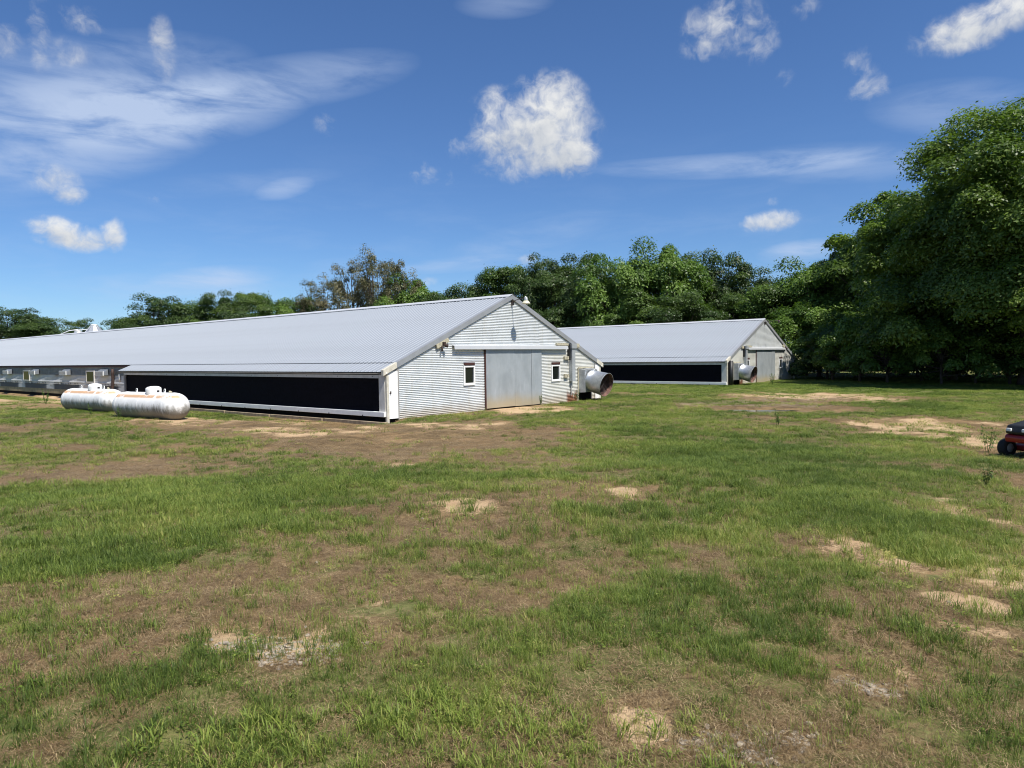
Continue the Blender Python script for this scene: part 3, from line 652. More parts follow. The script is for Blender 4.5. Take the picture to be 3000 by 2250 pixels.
    sgn = conf.get('mirror', 1)
    a, c = sorted((u - sgn * 1.25, u - sgn * .305)); MB().box(a, c, -.10, -.01, 2.695, 2.80).build('timber_block', M['oldwood'], t)
    a, c = sorted((u + sgn * .30, u + sgn * .62)); MB().box(a, c, -.10, -.01, 2.60, 2.79).build('timber_block', M['oldwood'], t)
    if sgn > 0:
        for zz in (2.03, 1.17):
            j = MB().box(u - .62, u - .30, -.11, -.01, zz, zz + .15).build('junction_box', M['oldwood'], t)
            MB().box(u - .50, u - .44, -.117, -.111, zz + .05, zz + .10).build('box_socket', M['darkmetal'], j)
        MB().tube([(u - .05, -.05, .98), (u - .05, -.05, .3)], .03, 6).build('conduit', M['greytrim'], t)
    # board with a floodlight below the other rake
    fu = conf['flood']; c, s = math.cos(-sgn * math.atan(SL) * -1), math.sin(-sgn * math.atan(SL) * -1)
    z = roofz(fu) - .26
    def K(a, h, y): return (fu + a * c - h * s, y, z + a * s + h * c)
    mb = MB(); pts = [(-.36, -.08), (.34, -.08), (.34, .08), (-.36, .08)]
    n0 = len(mb.v); mb.v += [K(a, h, -.10) for a, h in pts] + [K(a, h, -.02) for a, h in pts]
    mb.f += [(0, 1, 2, 3), (7, 6, 5, 4)] + [(i, 4 + i, 4 + (i + 1) % 4, (i + 1) % 4) for i in range(4)]
    mb.build('flood_board', M['oldwood'], t)
    MB().box(fu - .05, fu + .05, -.20, -.102, z - .1, z + .04).build('floodlight_mount', M['postbrown'], t)
    MB().tube([(fu + .02, -.15, z - .07), (fu + .13, -.22, z - .12)], [.05, .075], 10).build('floodlight_head', M['postbrown'], t, True)
    MB().tube([(fu - .08, -.12, z - .10), (fu - .10, -.13, z - .30)], [.03, .035], 8).build('floodlight_head', M['postbrown'], t, True)
    # long side wall behind the bay
    sw = empty('side_wall', (0, 0, 0)); sw.parent = t
    y = BAY + .02; k = 0; seg = 6.15; y = 24.45 - seg
    cur = MB(); nseg = 12
    def crt(i, j): # slack curtain with a sagging seam
        yy = i * (seg + .02) / 12; zz = .44 + j * .1
        return (-.045 + .02 * math.sin(yy * 2.1 + zz * 9) * (1 if 2 < j < 9 else 0) - (.03 if j in (5,) else 0), yy, zz)
    for i in range(12):
        for j in range(10):
            A, B_ = crt(i, j), crt(i + 1, j)
            Cc = crt(i + 1, j + 1)
            cur.quad(A, B_, Cc, crt(i, j + 1))
    cur.smooth = True; cme = cur.mesh('curtain_panel'); cme.materials.append(M['curtain'])
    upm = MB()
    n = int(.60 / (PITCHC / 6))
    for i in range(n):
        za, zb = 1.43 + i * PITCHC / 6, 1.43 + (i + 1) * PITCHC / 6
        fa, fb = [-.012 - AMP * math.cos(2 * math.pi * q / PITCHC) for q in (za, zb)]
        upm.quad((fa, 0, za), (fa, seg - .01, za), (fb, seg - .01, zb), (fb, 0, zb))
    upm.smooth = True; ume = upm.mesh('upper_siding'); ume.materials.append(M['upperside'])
    bme = MB().box(-.05, .0, .01, seg - .015, .13, .435).mesh('base_board'); bme.materials.append(M['baseboard'])
    lme = MB().box(-.075, -.02, .0, seg - .01, 1.405, 1.428).mesh('ledge_batten'); lme.materials.append(M['black'])
    cme2 = MB().tube([(-.085, .0, .80), (-.085, seg, .80)], .010, 5).mesh('curtain_rod'); cme2.materials.append(M['offwhite'])
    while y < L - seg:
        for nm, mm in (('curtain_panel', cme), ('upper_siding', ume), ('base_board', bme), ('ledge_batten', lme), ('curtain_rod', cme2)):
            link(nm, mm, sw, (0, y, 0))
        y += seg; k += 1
    MB().box(-.02, .05, BAY, L, -.5, .128).build('dark_gap_fill', M['void'], sw)  # near-black box paints the shade of the open gap below the base boards
    MB().box(.02, .05, BAY, L, .1, roofz(0) - .03).build('stud_wall', M['void'], sw)
    MB().box(-.055, -.02, BAY + .05, L, 2.0 - .09, 2.035 - .03).build('eave_fascia', M['redfascia'], sw)
    for i in range(conf['inlets']):
        yi = 26.08 + i * 6.15
        a = empty('air_inlet', (0, yi, 0)); a.parent = t
        MB().prism([(-.06, 1.425), (-.31, 1.425), (-.31, 1.60), (-.06, 1.78)], 'y', 0.0, 1.2).build('inlet_hood', M['inletgrey'], a)
        MB().box(-.36, -.312, -.02, 1.22, 1.41, 1.69).build('grille_frame', M['inletwhite'], a)
        for q in range(7): MB().box(-.367, -.361, .09 + q * .155, .19 + q * .155, 1.46, 1.64).build('grille_slot', M['greytrim'], a)
    for (ya, yb) in conf['sidewins']:
        f = .07; w = MB().box(-.12, -.05, ya, ya + f, .94, 1.70).box(-.12, -.05, yb - f, yb, .94, 1.70).box(-.12, -.05, ya + f, yb - f, 1.63, 1.70).box(-.12, -.05, ya + f, yb - f, .94, 1.01).build('window', M['offwhite'], t)
        MB().quad((-.10, ya + f * .9, 1.0), (-.10, yb - f * .9, 1.0), (-.10, yb - f * .9, 1.64), (-.10, ya + f * .9, 1.64)).build('pane', M['glass'], w)
    pm = MB(); rr = random.Random(3)
    pm.tube([(-.16 + rr.uniform(-.02, .02), 25.2 + rr.uniform(-.03, .03), -.3 + i * .3) for i in range(8)], .085, 8).build('vent_stack', M['postbrown'], t, True)
    MB().tube([(-.16, 25.25, .75), (-.30, 25.4, .80)], .035, 6).build('stack_valve', M['postbrown'], t)
    # far end wall
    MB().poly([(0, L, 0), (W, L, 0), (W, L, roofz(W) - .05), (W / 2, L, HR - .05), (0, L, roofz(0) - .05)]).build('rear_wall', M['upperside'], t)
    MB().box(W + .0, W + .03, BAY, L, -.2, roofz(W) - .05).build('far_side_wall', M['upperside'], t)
    return t

conf1 = dict(siding='siding1', door=(4.71, 8.47, 2.58), doorseam=6.58, hood=(2.76, 10.46), windows=((3.38, 4.04, 1.07, 1.87), (9.27, 9.95, 1.02, 1.80)),
             raceway=10.88, flood=2.2, inlets=9, sidewins=((28.15, 29.45), (40.35, 41.75)))
poultry_house(B1, 88.0, conf1, 'long near barn of corrugated metal with pale roof and sliding double doors')
conf2 = dict(siding='siding2', door=(4.78, 8.62, 2.58), doorseam=6.85, hood=(2.95, 10.85), windows=((2.72, 3.40, 1.02, 1.80), (9.70, 10.38, 1.02, 1.80)),
             raceway=2.52, flood=10.8, inlets=0, sidewins=(), mirror=-1, opendoor=True)
poultry_house(B2, 75.0, conf2, 'smaller looking metal barn farther back at right against the dark trees')
def barn_pt(b, u, v, z):
    s, c = math.sin(b[3]), math.cos(b[3]); return (b[0] + u * s - v * c, b[1] + u * c + v * s, b[2] + z)
exhaust_fan(barn_pt(B1, 12.08, -.012, 0), math.pi / 2 - B1[3], 'large galvanised cone fan on the near barn, right of its doors')
exhaust_fan(barn_pt(B2, 1.02, -.012, 0), math.pi / 2 - B2[3], 'galvanised cone fan on the far barn, left of its door')

def gable_lamp(b, bowl, label):
    t = empty('gable_lamp', barn_pt(b, W / 2, 0, 4.55), math.pi / 2 - b[3]); tag(t, label, 'lamp')
    MB().box(-.05, .05, -.10, -.02, -.14, .06).build('wall_plate', M['darkmetal'], t)
    MB().tube([(0, -.09, -.02), (0, -.20, .06), (0, -.42, .10), (0, -.72 if bowl else -1.15, .13)], .017, 8).build('arm', M['darkmetal'], t, True)
    if bowl:
        mt = Matrix.Translation((0, -.80, 0))
        MB().lathe([(.001, .165), (.05, .16), (.075, .12), (.085, .05), (.095, .01), (.07, .005)], 18, mt).build('housing', M['greybox'], t, True)
        MB().lathe([(.095, .012), (.12, -.02), (.165, -.075), (.185, -.105), (.17, -.125), (.02, -.128)], 24, mt).build('bowl', M['shade'], t, True)
        MB().tube([(0, -.74, .14), (0, -.8, .19)], .03, 8).build('photocell', M['inletwhite'], t, True)
    else:
        MB().lathe([(.001, .05), (.05, .04), (.055, -.12), (.04, -.16), (.001, -.16)], 12, Matrix.Translation((0, -1.1, .11))).build('socket', M['darkmetal'], t, True)
gable_lamp(B1, True, 'yard lamp with cream bowl on an arm at the near gable peak')
gable_lamp(B2, False, 'thin bare lamp arm at the peak of the far gable')

# ---------------------------------------------------------------- propane tanks
def propane_tank(ax, ay, bx_, by_, lean, label):
    """hemisphere centres (a: near end, b: far end)"""
    r = .525; L = math.hypot(bx_ - ax, by_ - ay); a = math.atan2(by_ - ay, bx_ - ax)
    z = float(height((ax + bx_) / 2, (ay + by_) / 2)) - .06
    t = empty('propane_tank', (ax, ay, z), a); tag(t, label, 'tank', 'old white propane tanks')
    M4 = Matrix.Translation((0, 0, r)) @ Matrix.Rotation(R(90), 4, 'Y') @ Matrix.Rotation(lean, 4, 'Z')
    prof = [(max(.001, r * math.cos(q)), -r * math.sin(q) * .95) for q in [math.pi / 2 * (1 - i / 12) for i in range(12)]]
    prof += [(r, L * i / 8) for i in range(9)]
    prof += [(max(.001, r * math.cos(q)), L + r * math.sin(q) * .95) for q in [math.pi / 2 * (i + 1) / 12 for i in range(12)]]
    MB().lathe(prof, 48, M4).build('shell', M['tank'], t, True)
    for x in (.05, L * .52, L - .05):
        mm = M4 @ Matrix.Translation((0, 0, x)); MB().lathe([(r - .002, -.012), (r + .006, -.006), (r + .006, .006), (r - .002, .012)], 48, mm).build('weld_seam', M['tank'], t, True)
    for k, x in enumerate((.62, L - .72)):       # lifting lugs
        lug = MB().prism([(x - .045, 2 * r - .03), (x + .045, 2 * r - .03), (x + .045, 2 * r + .10), (x + .025, 2 * r + .145), (x - .025, 2 * r + .145), (x - .045, 2 * r + .10)], 'y', -.012, .012).build('lifting_lug', M['whitepaint'], t)
        MB().box(x - .018, x + .018, -.0135, .0135, 2 * r + .06, 2 * r + .115).build('lug_hole', M['void'], lug)
    dm = Matrix.Translation((L * .42, 0, 2 * r)) @ Matrix.Rotation(lean, 4, 'Y')
    MB().lathe([(.28, -.05), (.285, .10), (.27, .17), (.20, .215), (.10, .235), (.001, .24)], 28, dm).build('valve_dome', M['whitepaint'], t, True)
    MB().box(L * .42 - .30, L * .42 - .287, -.05, .05, 2 * r + .02, 2 * r + .08).build('dome_notch', M['void'], t)
    MB().tube([(.3, 0, 2 * r - .02), (.3, 0, 2 * r + .07)], .035, 8).build('valve', M['oldwood'], t, True)
    MB().tube([(.18, .02, 2 * r - .03), (.10, .06, 2 * r + .04)], .025, 8).build('valve', M['oldwood'], t, True)
    for x in (.55, L - .55):
        MB().box(x - .12, x + .12, -.35, .35, -.14, .06).build('cradle', M['sill'], t)
    return t
propane_tank(-12.72, 26.25, -15.45, 27.92, .04, 'nearer white propane tank with grimy rounded end and rust stripes')
propane_tank(-17.55, 30.55, -20.30, 32.25, -.03, 'farther white propane tank with rust along its shoulder')

# ---------------------------------------------------------------- feed bins behind the near barn
def feed_bin(x, y, h, r, hatch, label):
    z = float(height(x, y)); t = empty('feed_bin', (x, y, z), .4); tag(t, label, 'feed bin', 'feed bins behind the barn')
    for k in range(3): MB().lathe([(r, 1.5 + k * (h - 3.0) / 3 + .002), (r, 1.5 + (k + 1) * (h - 3.0) / 3)], 28).build('bin_ring', M['galv'], t, True)
    MB().lathe([(.2, .5), (r, 1.5)], 28).build('hopper', M['galv'], t, True)
    hr = h - 1.5
    for k in range(12):      # roof of folded wedges
        a0, a1 = k * math.pi / 6, (k + 1) * math.pi / 6
        def Q(a, rr, zz): return (rr * math.cos(a), rr * math.sin(a), zz)
        MB().quad(Q(a0, r + .05, hr), Q(a1, r + .05, hr), Q(a1, .38, h - .12), Q(a0, .38, h - .12)).build('roof_wedge', M['galv'], t)
        MB().tube([Q(a0, r + .05, hr + .02), Q(a0, .38, h - .10)], .018, 5).build('roof_rib', M['galv'], t)
    MB().lathe([(.38, h - .13), (.42, h - .05), (.40, h), (.15, h + .06), (.001, h + .07)], 20).build('lid', M['inletwhite'], t, True)
    for k in range(4):
        a = k * math.pi / 2 + .4; MB().tube([(r * math.cos(a), r * math.sin(a), 1.7), (r * math.cos(a), r * math.sin(a), -.1)], .05, 6).build('leg', M['greytrim'], t)
    if hatch:
        MB().tube([(-3.4, 1.2, h - 1.0), (-1.0, .35, h + .05), (.0, 0, h + .16)], .06, 8).build('auger_tube', M['inletwhite'], t, True)
        MB().tube([(.0, 0, h + .16), (1.0, -.3, h + .16), (1.3, -.35, h - .1), (1.4, -.35, h - .6)], .05, 8).build('auger_tube', M['inletwhite'], t, True)
    return t
feed_bin(-50.1, 84.0, 6.72, 1.45, False, 'conical galvanised feed bin top peeking over the barn ridge')
feed_bin(-53.9, 87.0, 6.15, 1.2, True, 'feed bin with pale auger tube beside the conical bin')

def thin_pole():
    p = barn_pt(B1, -1.1, 45.6, 0); t = empty('standpipe', p); tag(t, 'thin dark standpipe at the left edge before the long wall', 'pipe')
    MB().tube([(0, 0, -.4), (0, 0, 1.62)], .035, 8).build('pipe', M['black'], t, True)
    MB().tube([(-.12, 0, 1.62), (.14, 0, 1.62)], .045, 8).build('pipe_head', M['black'], t, True)
thin_pole()

# ---------------------------------------------------------------- machine at the right edge
def mower(x, y, rz):
    z = float(height(x, y)); t = empty('riding_mower', (x, y, z), rz); tag(t, 'red and black riding mower cut off by the right edge', 'mower')
    # local +x is the front
    for (wx, r, w) in ((.62, .19, .16), (-.55, .29, .24)):
        for s in (-1, 1):
            mm = Matrix.Translation((wx, s * .42, r)) @ Matrix.Rotation(R(90), 4, 'X')
            wh = MB().lathe([(r * .5, -w / 2), (r * .9, -w / 2), (r, -w * .3), (r, w * .3), (r * .9, w / 2), (r * .5, w / 2)], 20, mm).build('tyre', M['tyre'], t, True)
            MB().lathe([(.001, -w * .42), (r * .5, -w * .46), (r * .5, w * .46), (.001, w * .42)], 16, mm).build('rim', M['greytrim'], wh, True)
    bevel(MB().prism([(.10, .34), (.86, .34), (.90, .44), (.86, .50), (.10, .52)], 'y', -.27, .27).build('lower_hood', M['red'], t), .03, 3)
    bevel(MB().prism([(.08, .525), (.87, .505), (.90, .56), (.84, .69), (.40, .77), (.08, .78)], 'y', -.25, .25).build('hood', M['black'], t), .04, 3)
    for s in (-1, 1): bevel(MB().box(.87, .915, s * .16 - .05, s * .16 + .05, .565, .63).build('headlight', M['inletwhite'], t), .012)
    bevel(MB().box(-.85, .10, -.30, .30, .30, .46).build('chassis', M['black'], t), .03)
    bevel(MB().box(-.45, .45, -.52, .52, .12, .26).build('mower_deck', M['red'], t), .05, 3)
    for s in (-1, 1): bevel(MB().prism([(-.9, .46), (-.2, .46), (-.25, .62), (-.45, .68), (-.8, .64)], 'y', s * .30 if s < 0 else .22, -.22 if s < 0 else .52).build('fender', M['red'], t), .03)
    bevel(MB().box(-.62, -.18, -.21, .21, .60, .70).build('seat', M['black'], t), .04, 3)
    bevel(MB().prism([(-.62, .68), (-.52, .68), (-.66, 1.08), (-.74, 1.06)], 'y', -.20, .20).build('seat_back', M['black'], t), .03, 3)
    MB().tube([(.12, 0, .74), (-.05, 0, .96)], .025, 8).build('steering_column', M['black'], t, True)
    M4 = Matrix.Translation((-.06, 0, .97)) @ Matrix.Rotation(R(-35), 4, 'Y')
    MB().tube([M4 @ Vector((.17 * math.cos(k * math.pi / 10), .17 * math.sin(k * math.pi / 10), 0)) for k in range(21)], .016, 6, False).build('steering_wheel', M['black'], t, True)
mower(11.02, 14.25, R(196))

# ---------------------------------------------------------------- trees
def leaf_mat(name, dark, mid, lite, trans=.35):
    m, g, b = new_mat(name)
    a = g.node('ShaderNodeAttribute'); a.attribute_name = 'tint'
    col = g.ramp(a.outputs['Fac'], (0.0, dark), (.55, mid), (1.0, lite))
    g.put(b.inputs['Base Color'], col); b.inputs['Roughness'].default_value = .45; b.inputs['Specular IOR Level'].default_value = .35
    tr = g.node('ShaderNodeBsdfTranslucent'); tcol = g.mix(1.0, col, (1.0, 1.15, .45), 'MULTIPLY'); g.l.new(tcol, tr.inputs[0])
    mx = g.node('ShaderNodeMixShader'); mx.inputs[0].default_value = trans
    out = g.n['Material Output']; g.l.new(b.outputs[0], mx.inputs[1]); g.l.new(tr.outputs[0], mx.inputs[2]); g.l.new(mx.outputs[0], out.inputs[0])
    return m
M['leaf_dark'] = leaf_mat('dark_leaves', (.028, .054, .014), (.052, .092, .022), (.095, .145, .034))
M['leaf_mid'] = leaf_mat('green_leaves', (.038, .074, .015), (.075, .130, .024), (.130, .195, .038))
M['leaf_bright'] = leaf_mat('bright_leaves', (.052, .10, .017), (.10, .175, .028), (.17, .26, .05))
M['leaf_big'] = leaf_mat('broad_leaves', (.055, .10, .018), (.115, .18, .030), (.20, .275, .052), .42)
M['leaf_olive'] = leaf_mat('olive_leaves', (.060, .062, .026), (.110, .108, .048), (.17, .15, .08), .25)
M['bark'] = plain('bark', (.085, .065, .048), (.045, .036, .028), .9, 9)

def leaves_mesh(name, P, N, size, tint, mat, aspect=.5, r=None):
    """one diamond-shaped leaf per point"""
    r = r or rng; n = len(P)
    up_ = r.normal(size=(n, 3)); T = np.cross(N, up_); T /= np.linalg.norm(T, axis=1)[:, None] + 1e-9
    B = np.cross(N, T); s = size[:, None]
    V = np.empty((n, 4, 3)); V[:, 0] = P - T * s * .5; V[:, 1] = P + B * s * aspect * .5 + N * s * .06; V[:, 2] = P + T * s * .5; V[:, 3] = P - B * s * aspect * .5 + N * s * .06
    me = bpy.data.meshes.new(name); me.vertices.add(n * 4); me.vertices.foreach_set('co', V.ravel())
    me.loops.add(n * 4); me.loops.foreach_set('vertex_index', np.arange(n * 4)); me.polygons.add(n); me.polygons.foreach_set('loop_start', np.arange(n) * 4)
    me.update(calc_edges=True)
    at = me.attributes.new('tint', 'FLOAT', 'POINT'); at.data.foreach_set('value', np.repeat(np.clip(tint, 0, 1), 4).astype(np.float32))
    me.materials.append(mat); return me

def make_tree(seed, Hh, Rr, nclump, nleaf, leaf, mat, low=.18, gap=.0, droop=0.0, spread=1.0, aspect=.5, spiky=0.0, skirt=False, pad=.68):
    """returns trunk mesh (tapered trunk with limbs) and crown mesh (leaf clumps held by those limbs)"""
    r = np.random.default_rng(seed)
    zc0, zc1 = Hh * low, Hh; zm = (zc0 + zc1) / 2; hz_ = (zc1 - zc0) / 2
    # clump centres: uneven lobes
    ph = r.uniform(0, 6.28, 4)
    C_ = []; k = 0
    while len(C_) < nclump and k < nclump * 40:
        k += 1
        d = r.normal(size=3); d /= np.linalg.norm(d)
        if d[2] < -.75: continue
        az = math.atan2(d[1], d[0])
        lob = 1 + .16 * math.sin(2 * az + ph[0] + 2 * d[2]) + .12 * math.sin(5 * az + ph[1]) + .13 * math.sin(4 * d[2] + ph[2] + az)
        q = (r.uniform(.68, .95) if r.random() < .74 else r.uniform(.35, .7)) * lob
        if skirt and d[2] < .1: d = np.array([d[0], d[1], d[2]]); hn = math.hypot(d[0], d[1]) + 1e-6; d[0] /= hn; d[1] /= hn
        q = min(q, .98)
        shape = (1 - max(0, d[2]) ** 2 * .15) if not spiky else 1
        p = np.array([d[0] * Rr * q * shape, d[1] * Rr * q * shape, zm + d[2] * hz_ * q])
        if p[2] < Hh * low * .6 or p[2] > Hh * 1.02: continue
        C_.append((p, d))
    P = []; N = []; T = []; S = []
    per = nleaf // len(C_)
    for (p, d) in C_:
        rc = Rr * r.uniform(.17, .30) * spread; ct = r.uniform(.18, .86)
        n = int(per * r.uniform(.6, 1.4))
        e = r.normal(size=(n, 3)); e /= np.linalg.norm(e, axis=1)[:, None]
        e[:, 2] = np.where(r.random(n) < .82, np.abs(e[:, 2]), e[:, 2])
        rad = r.uniform(.12, 1.0, n) ** .38
        if spiky: e[:, 2] *= 1.5
        # twiggy sprays reach out of the clump
        rad = rad * (1 + .30 * (r.random(n) < .10))
        pos = p + e * rad[:, None] * rc * np.array([1, 1, pad]); pos[:, 2] -= droop * rc * (rad * np.hypot(e[:, 0], e[:, 1])) ** 2
        nor = e * .75 + np.array([0, 0, .55]) + r.normal(size=(n, 3)) * .5 + d * .35; nor /= np.linalg.norm(nor, axis=1)[:, None]
        P.append(pos); N.append(nor); S.append(leaf * r.uniform(.6, 1.35, n)); T.append(ct + r.normal(size=n) * .17)
    P = np.vstack(P); N = np.vstack(N); S = np.concatenate(S); T = np.concatenate(T)
    keep = P[:, 2] > .15
    cm = leaves_mesh('crown', P[keep], N[keep], S[keep], T[keep], mat, aspect, r)
    # trunk and limbs
    tb = MB(); tr = max(.10, Hh * .022); top = Hh * .62
    pts = [(r.uniform(-.1, .1) * i / 5, r.uniform(-.1, .1) * i / 5, -.3 + (top + .3) * i / 6) for i in range(7)]
    tb.tube(pts, [tr * (1.25 if i == 0 else 1 - .12 * i) for i in range(7)], 8)
    for i in sorted(r.choice(len(C_), min(len(C_), 26), replace=False)):
        p, d = C_[i]; t0 = r.uniform(.28, .95); a = np.array(pts[0]) * (1 - t0) + np.array(pts[-1]) * t0
        if a[2] > p[2]: a[2] = max(.4, p[2] - Rr * .25)
        mid = a * .5 + p * .5 + np.array([0, 0, -.06 * Rr]) + r.normal(size=3) * .05 * Rr
        tb.tube([tuple(a), tuple(mid), tuple(p)], [tr * .42, tr * .28, tr * .08], 5, False)
    tb.smooth = True; tm = tb.mesh('trunk'); tm.materials.append(M['bark'])
    return tm, cm

def px_pos(px, depth):       # a bearing and a distance from where the picture was taken -> a place on the ground
    return (px - 1500) / F_PX * depth, depth
def plant_tree(kind, meshes, base, px, depth, h, r, label, rot=None, group=None, name='tree'):
    for _ in range(60):                       # keep clear of the barns
        x, y = px_pos(px, depth); ok = True
        for b, L in ((B1, 88), (B2, 75)):
            u, v = barn_uv(x, y, b); ok &= not (-1.5 - r < u < W + 1.2 + r * .9 and -1 - .2 * r < v < L + r)
        if ok: break
        depth += 1.0; h *= 1 + .85 / depth; r *= 1 + .7 / depth
    z = float(height(x, y)) - .05
    bh, br = base
    t = empty(name, (x, y, z), random.uniform(0, 6.28) if rot is None else rot); t.scale = (r / br, r / br, h / bh)
    tag(t, label, 'tree' if name != 'bush' else 'bush', group)
    link('trunk', meshes[0], t); link('crown', meshes[1], t); return t

FAR = {}
for i in range(3): FAR['dark%d' % i] = make_tree(100 + i, 11, 4.6, 64, 36000, .23, M['leaf_dark'], .14, spread=1.15)
for i in range(2): FAR['mid%d' % i] = make_tree(200 + i, 11, 4.6, 62, 36000, .24, M['leaf_mid'], .14, spread=1.15)
for i in range(2): FAR['bright%d' % i] = make_tree(300 + i, 11, 4.6, 58, 34000, .26, M['leaf_bright'], .12, droop=.3, spread=1.2)
for i in range(2): FAR['olive%d' % i] = make_tree(400 + i, 11, 4.0, 60, 15000, .20, M['leaf_olive'], .22, spread=.8, spiky=1)
BASE = (11, 4.6)
tl = 'tree line behind the barns'
# bearing in the picture, distance, height, crown radius, kind, label
TREES = [
 (40, 150, 14.6, 7.5, 'dark0', 'broad dark tree at the far left edge above the barn roof'),
 (150, 150, 12.6, 7.0, 'dark2', 'dark tree second from the left edge, above the roof'),
 (252, 145, 11.5, 4.2, 'dark1', 'small round dark tree just left of the feed bins'),
 (-70, 150, 13.5, 7, 'dark1', 'dark tree cut by the left edge behind the long roof'),
 (395, 100, 9.0, 4.2, 'dark2', 'small dark tree starting the middle clump over the roof'),
 (455, 102, 12.2, 5.2, 'dark0', 'rounded dark tree, tallest left end of the middle clump'),
 (570, 104, 12.2, 4.8, 'mid0', 'green tree right of the rounded dark tree over the roof'),
 (660, 104, 12.6, 4.3, 'dark1', 'tree with a pointed dark top in the middle clump'),
 (730, 102, 12.6, 4.4, 'mid1', 'pale green tree in the middle clump over the roof'),
 (800, 98, 11.6, 4.2, 'bright0', 'bright green tree at the right end of the middle clump'),
 (868, 94, 11.4, 4.0, 'mid0', 'low olive green tree before the tall thin ones'),
 (950, 92, 13.0, 4.4, 'olive0', 'brownish thin tree left of the tallest thin one'),
 (1040, 90, 15.4, 4.0, 'olive1', 'brownish airy tree with thin upright tops over the roof'),
 (1110, 90, 16.4, 4.3, 'olive0', 'tallest airy brownish tree above the barn roof'),
 (1175, 90, 15.6, 3.6, 'olive1', 'airy brownish tree with pointed top right of the tallest one'),
 (1205, 76, 11.0, 4.2, 'bright1', 'bright leafy tree just left of the gable peak'),
 (1110, 78, 8.8, 3.8, 'bright0', 'low bright tree below the brownish trees'),
 (1330, 88, 12.2, 4.4, 'dark2', 'dark tree over the ridge left of the gable peak'),
 (1440, 86, 12.9, 4.0, 'dark0', 'dark tree directly behind the gable peak'),
 (1510, 84, 13.5, 4.4, 'mid1', 'green tree right behind the gable peak'),
 (1580, 78, 13.8, 3.0, 'dark1', 'narrow vine covered tree with spiky top right of the peak'),
 (1655, 76, 13.0, 4.2, 'dark2', 'dark leafy tree between the two barn roofs'),
 (1720, 82, 14.5, 4.4, 'dark0', 'tall dark tree rising between the two barns'),
 (1810, 76, 14.0, 4.6, 'bright0', 'bright yellow green tree above the far barn roof'),
 (1930, 76, 14.4, 4.8, 'bright1', 'largest bright green tree above the far barn'),
 (2025, 80, 14.8, 4.4, 'dark2', 'dark tree right of the bright ones above the far barn'),
 (2100, 78, 13.9, 4.0, 'dark0', 'dark rounded tree ending the tall group above the far barn'),
 (1870, 68, 9.0, 4.2, 'mid0', 'mid green tree low behind the far roof'),
 (1700, 66, 8.6, 4.0, 'dark1', 'low dark tree behind the left part of the far roof'),
 (2010, 70, 8.6, 4.0, 'dark1', 'low dark tree behind the middle of the far roof'),
 (2150, 74, 9.0, 4.0, 'dark2', 'low shadowed tree near the far gable peak'),
 (2225, 76, 11.4, 4.2, 'dark1', 'dark tree in the dip right of the tall group'),
 (2265, 70, 9.2, 4.0, 'mid1', 'green tree behind the far gable peak'),
 (2360, 68, 11.2, 4.8, 'bright1', 'bright leafy tree right of the far gable'),
 (2440, 70, 12.3, 4.6, 'mid0', 'green tree between the far gable and the giant tree'),
 (2400, 62, 7.2, 4.0, 'bright0', 'low bright tree beside the far barn corner'),
 (2520, 66, 13.0, 5.0, 'dark1', 'dark tree tucked behind the giant tree at right'),
]
for i, px in enumerate(range(2470, 3200, 105)):
    TREES.append((px, 80 + (i % 3) * 5, 11.5 + (i % 2) * 1.5, 6.2, 'dark%d' % (i % 3), ['deep shaded tree at the back behind the far barn corner', 'second deep shaded tree at the back behind the far barn corner', 'third deep shaded tree at the back behind the far barn corner', 'deep shaded back tree behind the giant tree trunk', 'fourth deep shaded back tree from the right edge', 'third deep shaded back tree from the right edge', 'deep shaded back tree at the right edge'][i]))
for (px, dep, h, r, k, lab) in TREES: plant_tree(k, FAR[k], BASE, px, dep, h, r, lab, group=tl)
# the big trees at the right
g2 = 'tall trees at the right edge'
big = make_tree(51, 18.4, 9.2, 300, 240000, .25, M['leaf_big'], .02, droop=.4, spread=.75, aspect=.45, skirt=True, pad=.62)
plant_tree('', big, (18.4, 9.2), 3005, 43, 17.2, 8.6, 'giant leafy tree filling the right edge of the picture', .4, g2)
mid = make_tree(52, 13.5, 5.8, 160, 110000, .27, M['leaf_big'], .02, droop=.4, spread=.85, aspect=.45, skirt=True, pad=.6)
plant_tree('', mid, (13.5, 5.8), 2650, 63, 16.8, 7.4, 'tall dense tree on the left flank of the giant tree', 1.2, g2)
plant_tree('', big, (18.4, 9.2), 3420, 42, 16.5, 8.6, 'tall tree whose branches enter from the right edge', 2.9, g2)
plant_tree('', mid, (13.5, 5.8), 2790, 51, 16.0, 6.4, 'tall leafy tree between the left flank and the giant tree', 5.0, g2)
plant_tree('', mid, (13.5, 5.8), 2800, 60, 15.5, 7.0, 'tall dark tree behind the giant tree', 3.3, g2)
# undergrowth at their feet
bu = [make_tree(60 + i, 4.2, 2.6, 46, 16000, .20, M['leaf_bright' if i == 0 else 'leaf_mid'], .0, droop=.3, spread=1.05, aspect=.5, skirt=True) for i in range(2)]
BUSH = [(2440, 56, 4.6, 3.0, 1, 'leafy bush beside the far barn right corner'), (2520, 52, 4.2, 2.8, 0, 'bush with bright sprays left of the giant tree foot'),
        (2600, 49, 5.6, 3.0, 0, 'tall bush with sunlit tips under the giant tree'), (2700, 49, 4.2, 2.8, 1, 'shadowed bush under the middle of the giant tree'),
        (2760, 45, 4.4, 2.6, 0, 'sunlit bush in front of the giant tree trunk'), (2860, 45, 4.0, 2.6, 1, 'dark bush near the right end of the undergrowth'),
        (2960, 44, 4.8, 2.8, 0, 'bright bush at the right edge under the giant tree'), (3080, 43, 4.2, 2.8, 1, 'bush beyond the right edge of the undergrowth')]
